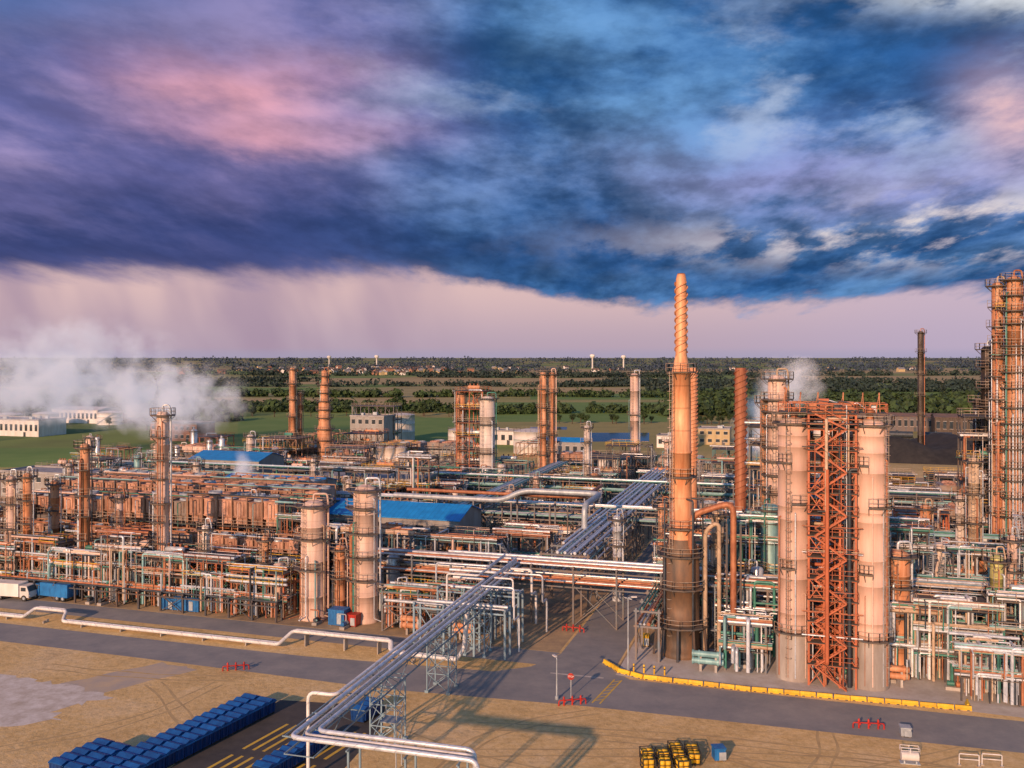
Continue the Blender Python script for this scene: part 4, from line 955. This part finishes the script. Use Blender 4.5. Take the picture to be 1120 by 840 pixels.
def tote(loc,rot):
    root=thing('drum_pallet','black pallet crate holding four yellow drums','pallet of drums',loc,rot,'pallets of yellow drums')
    mb=MB().box((0,0,.12),(1.3,1.3,.1))
    for x in (-.5,0,.5): mb.box((x,0,.035),(.12,1.25,.07))
    for x in (-.62,.62):
        for y in (-.62,.62): mb.beam((x,y,.1),(x,y,1.15),.08)
    for z in (.6,1.12):
        mb.beam((-.62,-.62,z),(.62,-.62,z),.06).beam((.62,-.62,z),(.62,.62,z),.06).beam((.62,.62,z),(-.62,.62,z),.06).beam((-.62,.62,z),(-.62,-.62,z),.06)
    o=[new_obj(mb,'crate',BLACK,root)]
    for x in (-.29,.29):
        for y in (-.29,.29):
            o.append(new_obj(MB().lathe([(.27,.18),(.27,.4),(.285,.42),(.27,.45),(.27,.72),(.285,.74),(.27,.77),(.27,1.02),(.001,1.02)],c=(x,y),seg=16),'drum',YELL,root))
    reg(root,*o); return root
t0=tote((13.4,90.6,.004),.1)
for x,y in ((14.9,90.4),(16.4,90.2),(17.9,90.0),(13.2,88.8),(14.8,88.6),(16.5,88.4),(16.4,91.9),(18,91.6)): dup(t0,(x,y,.004),R.uniform(-.15,.15))
def skip_bin(loc,rot,mat,label,L=2.4,W=1.6,H=1.5):
    root=thing('equipment_box',label,'storage box',loc,rot)
    mb=MB().box((0,0,H/2+.12),(L,W,H))
    for k in range(5): mb.box((-L/2+L*(k+.5)/5,-W/2-.03,H/2+.12),(.08,.06,H-.1))
    new_obj(mb,'body',mat,root); new_obj(MB().box((0,0,H+.16),(L+.12,W+.12,.1)),'lid',mat,root)
    for s in (-1,1): new_obj(MB().box((s*L*.35,0,.06),(.2,W,.12)),'skid',SG,root)
    new_obj(MB().box((L*.2,-W/2-.07,H*.5),(.7,.04,H*.7)),'door',GALV,root)
skip_bin(at(.226,90.8),.1,BLUEP,'small blue storage box on bare ground',1.1,1.1,1.1)
skip_bin(at(-.189,136.6),-TH,BLUEP,'blue steel equipment box beside service road',2.6,2,2.2); skip_bin(at(-.174,136),-TH,REDP,'red steel equipment box beside service road',1.8,1.6,1.6)
skip_bin(at(-.352,144.2),-TH,BLUEP,'blue steel skid box under pipe structure',4.5,2,2); skip_bin(at(-.372,145.2),-TH,BLUEP,'blue steel skid box under pipe structure',2.5,2,1.6)
skip_bin(at(.43,96.5),-.2,GALV,'grey steel storage box by the road',1,1,.8)
skip_bin(at(.146,126.5),-TH,YELL,'yellow equipment box beside chimney',1,1,1.4)
root=thing('shipping_container','blue shipping container beside plant road','shipping container',at(-.527,155.5),-TH)
mb=MB().box((0,0,1.4),(6,2.4,2.5))
for k in range(20): mb.box((-2.9+k*.305,-1.23,1.4),(.13,.06,2.3))
new_obj(mb,'body',BLUEP,root)
for s in (-.6,.6): new_obj(MB().box((3.03,s,1.35),(.06,1.1,2.3)),'door',BLUEP,root)
new_obj(MB().box((0,0,2.72),(6.1,2.5,.1)),'roof',TEALP,root)
def truck(loc,rot,cabm,bodym,label):
    root=thing('truck',label,'truck',loc,rot)
    mb=MB(); v=[(2.2,-1.1,.6),(3.9,-1.1,.6),(3.9,-1.1,1.5),(3.5,-1.1,2.5),(2.2,-1.1,2.5)]; v2=[(x,1.1,z) for x,y,z in v]
    mb.add(v+v2,[(0,1,2,3,4),(9,8,7,6,5)]+[(i,5+i,5+(i+1)%5,(i+1)%5) for i in range(5)])
    cab=new_obj(mb,'cab',cabm,root)
    new_obj(MB().add([(3.92,-.95,1.6),(3.92,.95,1.6),(3.56,.95,2.42),(3.56,-.95,2.42)],[(0,1,2,3)]),'windscreen',GLASS,cab)
    for s in (-1,1): new_obj(MB().box((2.9,s*1.11,1.95),(.9,.04,.6)),'side_window',GLASS,cab)
    new_obj(MB().box((-.9,0,1.75),(5.8,2.3,2.1)),'cargo_body',bodym,root)
    new_obj(MB().box((-.2,0,.62),(7.6,1.0,.22)),'chassis',BLACK,root)
    for x in (3,-1.6,-2.8):
        for y in (-1.0,1.0):
            w=new_obj(MB().cyl((x,y-.14,.5),(x,y+.14,.5),.5,seg=18),'wheel',BLACK,root); new_obj(MB().cyl((x,y-.16,.5),(x,y+.16,.5),.24,seg=12),'rim',GALV,w)
    for y in (-.8,.8): new_obj(MB().box((3.93,y,.95),(.06,.3,.2)),'headlight',WHITEW,root)
truck(at(-.546,151.0),-TH+.1,WHITEW,WHITEW,'white box truck on service road')
truck(at(-.50,151),-TH+3.1,BLUEP,BLUEP,'blue truck beside the blue container')
root=thing('portable_tank','small white portable tank on frame with handrails','tank',at(.435,90),-.2); root.scale=(.62,.62,.62)
new_obj(MB().cyl((-1.3,0,1.1),(1.3,0,1.1),.7,seg=18),'shell',WHITEW,root); new_obj(MB().box((-.9,0,.25),(.2,1.3,.5)).box((.9,0,.25),(.2,1.3,.5)).box((0,0,.05),(3,1.3,.1)),'frame',GALV,root)
new_obj(MB().rail([(-1.4,-.6),(1.4,-.6),(1.4,.6),(-1.4,.6)],1.75,.8,True,1,.06),'railing',WHITEW,root); new_obj(MB().cyl((0,0,1.7),(0,0,2.1),.25,seg=12),'hatch',GALV,root)
for k in range(2):
    root=thing('pipe_hoop_barrier','pale galvanised hoop barrier on bare ground','barrier',at(.50+.025*k,89.4),-.2,'pale hoop barriers')
    new_obj(MB().tube([(-.9,0,0),(-.9,0,1.1),(.9,0,1.1),(.9,0,0)],.05).tube([(-.9,0,.6),(.9,0,.6)],.04),'hoop',WHITEP,root)
    for s in (-.9,.9): new_obj(MB().box((s,0,.04),(.3,.3,.08)),'foot',CONC,root)

# ---------------------------------------------------------------- trees
rng=np.random.default_rng(5)
def leaf_cloud(centers,radii,k,size):
    n=len(centers); d=rng.normal(size=(n,k,3)); d/=np.linalg.norm(d,axis=2,keepdims=True)
    rad=rng.uniform(.45,1.08,size=(n,k,1)); 
    lump=1+.28*np.sin(d[:,:,0:1]*5+centers[:,None,0:1])*np.cos(d[:,:,1:2]*5+centers[:,None,1:2])+.15*np.sin(d[:,:,2:3]*9)
    p=centers[:,None,:]+d*rad*lump*radii[:,None,:]
    nrm=d+rng.normal(scale=.6,size=d.shape); nrm/=np.linalg.norm(nrm,axis=2,keepdims=True)
    a=np.cross(nrm,rng.normal(size=d.shape)); a/=np.linalg.norm(a,axis=2,keepdims=True); b=np.cross(nrm,a)
    s=(size*radii[:,None,2:3])*rng.uniform(.6,1.4,size=(n,k,1))
    q=np.stack([p-a*s-b*s*.7,p+a*s-b*s*.8,p+a*s*.8+b*s,p-a*s*.7+b*s*.8],axis=2).reshape(-1,3)
    return q
def quads_obj(q,name,mat,parent=None,**props):
    me=bpy.data.meshes.new(name); nq=len(q)//4
    me.vertices.add(len(q)); me.vertices.foreach_set('co',q.astype(np.float32).ravel())
    me.loops.add(nq*4); me.loops.foreach_set('vertex_index',np.arange(nq*4,dtype=np.int32))
    me.polygons.add(nq); me.polygons.foreach_set('loop_start',np.arange(0,nq*4,4,dtype=np.int32)); 
    me.update(calc_edges=True); me.materials.append(mat)
    o=bpy.data.objects.new(name,me); COL.objects.link(o)
    if parent: o.parent=parent
    for k,v in props.items(): o[k]=v
    return o
protos=[]
for v in range(4):
    h=R.uniform(6.5,8.5); root=thing('broadleaf_tree','dark green broadleaf tree at field edge','tree',at(-.26+.02*v,605+2*v),0,'trees along the field edge')
    mb=MB().cyl((0,0,0),(0,0,h*.45),.35,.2,seg=8)
    for k in range(5):
        a=k*1.3; mb.cyl((0,0,h*.28+k*.3),(math.cos(a)*h*.22,math.sin(a)*h*.22,h*.6),.14,.04,seg=6)
    t=new_obj(mb,'trunk',WOODM,root)
    cen=np.array([[R.uniform(-.2,.2)*h,R.uniform(-.2,.2)*h,h*R.uniform(.45,.85)] for _ in range(9)]); rad=np.array([[h*.17,h*.17,h*.15]]*9)*rng.uniform(.7,1.25,size=(9,1))
    cr=quads_obj(leaf_cloud(cen,rad,120,.17),'crown',LEAF,root)
    reg(root,t,cr); protos.append(root)
spots=[(R.uniform(-.34,-.02),612+R.uniform(-6,6)) for _ in range(20)]+[(R.uniform(-.6,-.34),R.uniform(480,520)) for _ in range(8)]+[(R.uniform(.03,.2),R.uniform(540,548)) for _ in range(14)]+[(R.uniform(.2,.58),R.uniform(535,550)) for _ in range(40)]
for t,d in spots:
    s=R.uniform(.6,1.1); dup(R.choice(protos),at(t,d),R.uniform(0,6.28),None,(s,s,s*R.uniform(.85,1.1)))
def wood(bands,mat,label,k=36,curve=0):
    cen=[];rad=[]
    for t0,t1,d0,d1,n,hh,rr in bands:
        t=rng.uniform(t0,t1,n); u=rng.uniform(0,1,n)
        d=d0+(d1-d0)*u+ (d1-d0)*.8*np.sin(t*23+d0); h=hh*rng.uniform(.6,1.1,n); r=rr*rng.uniform(.7,1.3,n)
        keep=np.sin(t*31+d0*.7)+.6*np.sin(t*79+d0)>-1.3
        t,d,h,r=t[keep],d[keep],h[keep],r[keep]
        cen.append(np.stack([t*d,d,h*.5],1)); rad.append(np.stack([r,r,h*.52],1))
    quads_obj(leaf_cloud(np.vstack(cen),np.vstack(rad),k,.34),'woodland',mat,None,kind='stuff',label=label,category='woodland')
wood([(-.34,-.03,655,664,170,6.5,5),(-.6,-.3,560,572,150,7,5.5),(-.05,.2,640,648,130,6.5,5),(.17,.6,575,625,460,9,6.5),(-.62,-.08,715,723,240,6.5,5.5),(.17,.6,690,715,340,9,7),(-.62,.3,900,912,400,7.5,7),(.2,.6,830,848,260,8.5,8)],LEAF,'low green hedgerows and woods between fields',32)
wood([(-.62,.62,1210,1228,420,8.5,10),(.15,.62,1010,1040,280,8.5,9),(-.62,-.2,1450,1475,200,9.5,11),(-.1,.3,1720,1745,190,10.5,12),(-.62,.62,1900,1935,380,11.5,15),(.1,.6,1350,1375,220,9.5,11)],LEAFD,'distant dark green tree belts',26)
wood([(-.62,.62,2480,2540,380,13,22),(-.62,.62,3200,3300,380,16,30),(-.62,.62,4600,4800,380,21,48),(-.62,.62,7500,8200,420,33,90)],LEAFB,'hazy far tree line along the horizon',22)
hp=[]
for wm,rm in ((WHITEW,ROOFD),(BRICK,ROOFD),(BEIGE,ROOFG)):
    r0=thing('house','small pitched roof house in the distant town','house',at(-.2,1700),0,'houses in the distant town')
    mb=MB().box((0,0,3),(14,9,6)); mb.add([(-7,-4.5,6),(-7,4.5,6),(-7,0,8.9),(7,-4.5,6),(7,4.5,6),(7,0,8.9)],[(0,2,1),(3,4,5)])
    a=new_obj(mb,'wall',wm,r0)
    mb=MB(); mb.add([(-7.5,-5.2,5.6),(7.5,-5.2,5.6),(7.5,0,9.1),(-7.5,0,9.1),(-7.5,5.2,5.6),(7.5,5.2,5.6)],[(0,1,2,3),(3,2,5,4)])
    b=new_obj(mb,'roof',rm,r0); reg(r0,a,b); hp.append(r0)
for i in range(150):
    t=R.gauss(-.17,.07) if i<125 else R.uniform(-.6,.6); d=R.uniform(1960,3100); s=R.uniform(.8,1.3)
    dup(R.choice(hp),at(t,d),R.uniform(0,3.1),None,(s,s,s))
for k,h_ in enumerate(hp): h_.location=at(-.12-.03*k,1980)
for t,d,h in ((.088,3000,48),(.122,3100,45),(-.148,3400,46),(-.2,3600,44)):
    root=thing('water_tower','pale bulb topped water tower on the horizon','water tower',at(t,d),0,'distant water towers')
    new_obj(MB().lathe([(4,0),(2.4,6),(2.4,h-14)],seg=14),'stem',WHITEW,root); new_obj(MB().lathe([(2.4,h-14),(8,h-8),(9,h-4),(6,h-.6),(.001,h)],seg=18),'tank',WHITEW,root)

# ---------------------------------------------------------------- steam
def steam(loc,scale,dens,rot=0,nscale=2.4,seed=0):
    m=bpy.data.materials.new('steam'); m.use_nodes=True; nt=m.node_tree; nt.nodes.clear(); N=nt.nodes.new; L=nt.links
    try: m.cycles.volume_step_rate=5.0
    except Exception: pass
    out=N('ShaderNodeOutputMaterial'); pv=N('ShaderNodeVolumePrincipled'); L.new(pv.outputs[0],out.inputs['Volume'])
    pv.inputs['Color'].default_value=(.84,.91,1.0,1); pv.inputs['Anisotropy'].default_value=-.3; pv.inputs['Emission Color'].default_value=(.64,.68,.86,1)
    tc=N('ShaderNodeTexCoord'); ln=N('ShaderNodeVectorMath'); ln.operation='LENGTH'; L.new(tc.outputs['Object'],ln.inputs[0])
    mp=N('ShaderNodeMapping'); mp.inputs['Location'].default_value=(seed,seed*2.3,0); mp.inputs['Scale'].default_value=(scale[0]/20,scale[1]/20,scale[2]/20); L.new(tc.outputs['Object'],mp.inputs[0])
    n=N('ShaderNodeTexNoise'); n.inputs['Scale'].default_value=nscale; n.inputs['Detail'].default_value=3; n.inputs['Roughness'].default_value=.55; L.new(mp.outputs[0],n.inputs['Vector'])
    a=N('ShaderNodeMath'); a.operation='MULTIPLY_ADD'; a.inputs[1].default_value=4.6; a.inputs[2].default_value=-1.85; L.new(n.outputs['Fac'],a.inputs[0])
    s=N('ShaderNodeMath'); s.operation='MULTIPLY_ADD'; s.inputs[1].default_value=-1.6; L.new(ln.outputs['Value'],s.inputs[0]); s.inputs[2].default_value=.95
    ad=N('ShaderNodeMath'); ad.operation='ADD'; L.new(a.outputs[0],ad.inputs[0]); L.new(s.outputs[0],ad.inputs[1])
    mu=N('ShaderNodeMath'); mu.operation='MULTIPLY'; L.new(ad.outputs[0],mu.inputs[0]); mu.inputs[1].default_value=dens
    mxx=N('ShaderNodeMath'); mxx.operation='MAXIMUM'; mxx.inputs[1].default_value=0; L.new(mu.outputs[0],mxx.inputs[0])
    fd=N('ShaderNodeMapRange'); fd.inputs['From Min'].default_value=1.0; fd.inputs['From Max'].default_value=.6; L.new(ln.outputs['Value'],fd.inputs['Value'])
    fm=N('ShaderNodeMath'); fm.operation='MULTIPLY'; L.new(mxx.outputs[0],fm.inputs[0]); L.new(fd.outputs[0],fm.inputs[1])
    L.new(fm.outputs[0],pv.inputs['Density'])
    em=N('ShaderNodeMath'); em.operation='MULTIPLY'; em.inputs[1].default_value=.30; L.new(fm.outputs[0],em.inputs[0]); L.new(em.outputs[0],pv.inputs['Emission Strength'])  # faint glow added in place of light scattered many times inside the steam
    mb=MB(); pr=[(max(.001,math.sin(math.pi*i/14)),-math.cos(math.pi*i/14)) for i in range(15)]; mb.lathe(pr,seg=24)
    o=new_obj(mb,'steam_plume',m,None,loc,rot,'white steam plume drifting from the plant',kind='stuff',category='steam'); o.scale=scale
    return o
steam(at(-.39,350,24),(42,18,18),.14,-.1,2.2,1)
steam(at(-.52,345,28),(44,18,18),.13,.1,2.2,5)
steam(at(-.48,360,42),(44,18,17),.06,.3,1.9,9)
steam(at(.305,215,34),(9,7,8),.18,0,3.2,3); steam(at(.272,215,24),(8,6,11),.20,0,3.0,7)
steam(at(-.293,205,15),(3.4,3,5),.3,0,3,11)

# ---------------------------------------------------------------- world sky
w=bpy.data.worlds.new('World'); sc.world=w; w.use_nodes=True; nt=w.node_tree; nt.nodes.clear(); N=nt.nodes.new; LK=nt.links.new
SUN_EL=math.radians(17); AZ=26; SUN_AZ=math.radians(180+AZ)
def S(sock,v):
    if isinstance(v,(int,float)): sock.default_value=v
    elif isinstance(v,tuple): sock.default_value=(*v,1) if len(v)==3 and sock.type=='RGBA' else v
    else: LK(v,sock)
def M(op,a,b=None,c=None,clamp=False):
    n=N('ShaderNodeMath'); n.operation=op; n.use_clamp=clamp; S(n.inputs[0],a)
    if b is not None: S(n.inputs[1],b)
    if c is not None: S(n.inputs[2],c)
    return n.outputs[0]
def SS(v,a,b,lo=0.,hi=1.):
    n=N('ShaderNodeMapRange'); n.interpolation_type='SMOOTHSTEP'; S(n.inputs['Value'],v)
    if a>b: a,b,lo,hi=b,a,hi,lo
    for k,x in zip(('From Min','From Max','To Min','To Max'),(a,b,lo,hi)): n.inputs[k].default_value=x
    return n.outputs[0]
def MX(f,a,b,bt='MIX'):
    n=N('ShaderNodeMix'); n.data_type='RGBA'; n.blend_type=bt; n.clamp_factor=True; S(n.inputs[0],f); S(n.inputs[6],a); S(n.inputs[7],b); return n.outputs[2]
tc=N('ShaderNodeTexCoord'); sp=N('ShaderNodeSeparateXYZ'); LK(tc.outputs['Generated'],sp.inputs[0])
X,Y,Z=sp.outputs
yy=M('MAXIMUM',Y,.08); t=M('DIVIDE',X,yy); e=M('MAXIMUM',M('DIVIDE',Z,yy),0.)
den=M('ADD',e,.16)
cx=M('DIVIDE',t,den); cy=M('MULTIPLY',M('LOGARITHM',den,2.718),-2.0)
cb=N('ShaderNodeCombineXYZ'); LK(cx,cb.inputs[0]); LK(M('ADD',cy,M('MULTIPLY',cx,-.10)),cb.inputs[1])
def NO(scale,detail,rough,off=0,sh=(0,0)):
    mp=N('ShaderNodeMapping'); mp.inputs['Location'].default_value=(off+sh[0]*scale,off*1.7+sh[1]*scale,off*.3); mp.inputs['Scale'].default_value=(scale,)*3; LK(cb.outputs[0],mp.inputs[0])
    n=N('ShaderNodeTexNoise'); n.inputs['Scale'].default_value=1; n.inputs['Detail'].default_value=detail; n.inputs['Roughness'].default_value=rough
    LK(mp.outputs[0],n.inputs['Vector']); return n.outputs['Fac']
n1=NO(.8,2,.5,3); n2=NO(1.5,8,.58,11); n2b=NO(1.5,8,.58,11,(.05,-.08)); n3=NO(4.4,6,.60,21); n4=NO(2.0,8,.60,37)
rel=M('ADD',.5,M('MULTIPLY',M('SUBTRACT',n2,n2b),4.0),clamp=True)
tw=M('ADD',t,M('MULTIPLY',M('SUBTRACT',n1,.5),.4)); ew=M('ADD',e,M('MULTIPLY',M('SUBTRACT',n2,.5),.14))
def GA(t0,e0,st,se,T=tw,E=ew):
    a=M('POWER',M('ABSOLUTE',M('DIVIDE',M('SUBTRACT',T,t0),st)),2.); b=M('POWER',M('ABSOLUTE',M('DIVIDE',M('SUBTRACT',E,e0),se)),2.)
    return M('EXPONENT',M('MULTIPLY',M('ADD',a,b),-1.))
Lm=SS(M('ADD',M('MULTIPLY',n2,.7),M('MULTIPLY',n3,.3)),.38,.62)
left=MX(Lm,(.12,.13,.33),(.31,.25,.46)); right=MX(Lm,(.022,.095,.27),(.11,.25,.48))
c=MX(SS(tw,-.26,.0),left,right)
c=MX(M('MULTIPLY',GA(-.50,.40,.22,.06),.85),c,(.065,.13,.33))
pk=M('MULTIPLY',M('ADD',GA(-.27,.295,.11,.034),M('MULTIPLY',GA(-.26,.24,.13,.024),.8)),M('ADD',.4,M('MULTIPLY',Lm,.45)))
c=MX(pk,c,(.80,.37,.42))
c=MX(M('MULTIPLY',GA(-.42,.185,.30,.04),.75),c,(.105,.11,.29))
c=MX(M('MULTIPLY',GA(.36,.205,.32,.05),SS(Lm,.1,.9,.2,.85)),c,(.27,.27,.52))
D=M('EXPONENT',M('MULTIPLY',M('POWER',M('ABSOLUTE',M('DIVIDE',M('SUBTRACT',ew,.122),.052)),2.),-1.))
D=M('MULTIPLY',D,SS(t,.0,.45,.93,.35))
c=MX(D,c,MX(SS(t,-.35,.05),(.036,.056,.18),(.022,.075,.22)))
relc=N('ShaderNodeCombineColor'); rv=SS(rel,0.,1.,.62,1.42)
LK(rv,relc.inputs[0]); LK(rv,relc.inputs[1]); LK(rv,relc.inputs[2])
c=MX(SS(t,-.35,.1,.4,1.),c,MX(1.0,c,relc.outputs[0],'MULTIPLY'))
gn=M('ADD',M('MULTIPLY',n4,.7),M('MULTIPLY',n3,.3))
wp=M('MULTIPLY',SS(gn,.50,.64),M('ADD',GA(.38,.30,.30,.09,t,e),M('MULTIPLY',GA(-.06,.30,.10,.05,t,e),.45)))
c=MX(M('MULTIPLY',wp,.75),c,MX(rel,(.26,.37,.60),(.60,.66,.80)))
cg=M('MULTIPLY',M('ADD',GA(.40,.125,.22,.022,t,e),GA(.52,.15,.12,.03,t,e),clamp=True),SS(gn,.45,.56))
c=MX(cg,c,MX(rel,(.62,.54,.64),(.95,.84,.74)))
c=MX(M('MULTIPLY',GA(.56,.40,.16,.035,t),SS(n3,.32,.5)),c,(.84,.86,.88))
c=MX(M('MULTIPLY',GA(.55,.27,.065,.045),SS(Lm,.0,.8,.45,.95)),c,MX(rel,(.50,.34,.50),(.95,.60,.56)))
edge=M('ADD',SS(t,-.15,.12,.090,.056),SS(t,.2,.5,0.,.016))
e2=M('SUBTRACT',M('ADD',e,M('MULTIPLY',M('SUBTRACT',n3,.5),.035)),edge)
e2=M('ADD',e2,M('MULTIPLY',M('SUBTRACT',n2,.5),.05))
Bs=SS(e2,.018,-.016); Bh=SS(e2,.008,-.009); ft=SS(t,-.25,.0)
B=M('ADD',M('MULTIPLY',Bs,M('SUBTRACT',1.,ft)),M('MULTIPLY',Bh,ft))
st=N('ShaderNodeTexNoise'); st.inputs['Scale'].default_value=1; st.inputs['Detail'].default_value=3
cs=N('ShaderNodeCombineXYZ'); LK(M('MULTIPLY',M('ADD',t,M('MULTIPLY',e,.35)),9.),cs.inputs[0]); LK(M('MULTIPLY',e,4.),cs.inputs[1]); LK(cs.outputs[0],st.inputs['Vector'])
hor=MX(SS(e,0.,.085),(.47,.36,.45),(.72,.50,.49)); hor=MX(M('MULTIPLY',SS(st.outputs['Fac'],.38,.68),M('MULTIPLY',SS(t,.0,-.2),.75)),hor,(.38,.27,.37))
hor=MX(SS(t,.10,.5,0.,.6),hor,(.50,.42,.58))
hz=SS(e,.012,.0,0.,.5); hor=MX(hz,hor,(.34,.34,.50))
c=MX(B,c,hor)
bg1=N('ShaderNodeBackground'); LK(c,bg1.inputs[0]); bg1.inputs[1].default_value=1.0
sky=N('ShaderNodeTexSky'); sky.sky_type='NISHITA'; sky.sun_disc=False; sky.sun_elevation=SUN_EL; sky.sun_rotation=SUN_AZ; sky.air_density=1.0; sky.dust_density=.4; sky.ozone_density=3.0
bg2=N('ShaderNodeBackground'); LK(sky.outputs[0],bg2.inputs[0]); bg2.inputs[1].default_value=.12
ms=N('ShaderNodeMixShader'); LK(SS(Y,.05,.4),ms.inputs[0]); LK(bg2.outputs[0],ms.inputs[1]); LK(bg1.outputs[0],ms.inputs[2])
wo=N('ShaderNodeOutputWorld'); LK(ms.outputs[0],wo.inputs[0])
ld=bpy.data.lights.new('sun','SUN'); ld.energy=4.8; ld.angle=math.radians(1.0); ld.color=(1,.55,.31)
so=bpy.data.objects.new('sun',ld); COL.objects.link(so)
az=math.radians(AZ)
so.rotation_euler=Vector((math.sin(az)*math.cos(SUN_EL),math.cos(az)*math.cos(SUN_EL),-math.sin(SUN_EL))).to_track_quat('-Z','Y').to_euler()
cd=bpy.data.cameras.new('camera'); cd.sensor_width=36; cd.lens=36*1000/1120; cd.shift_y=-30/1120; cd.clip_start=.5; cd.clip_end=40000
co=bpy.data.objects.new('camera',cd); COL.objects.link(co); co.location=(0,0,40); co.rotation_euler=(math.pi/2,0,0); sc.camera=co
print('objects',len(bpy.data.objects))
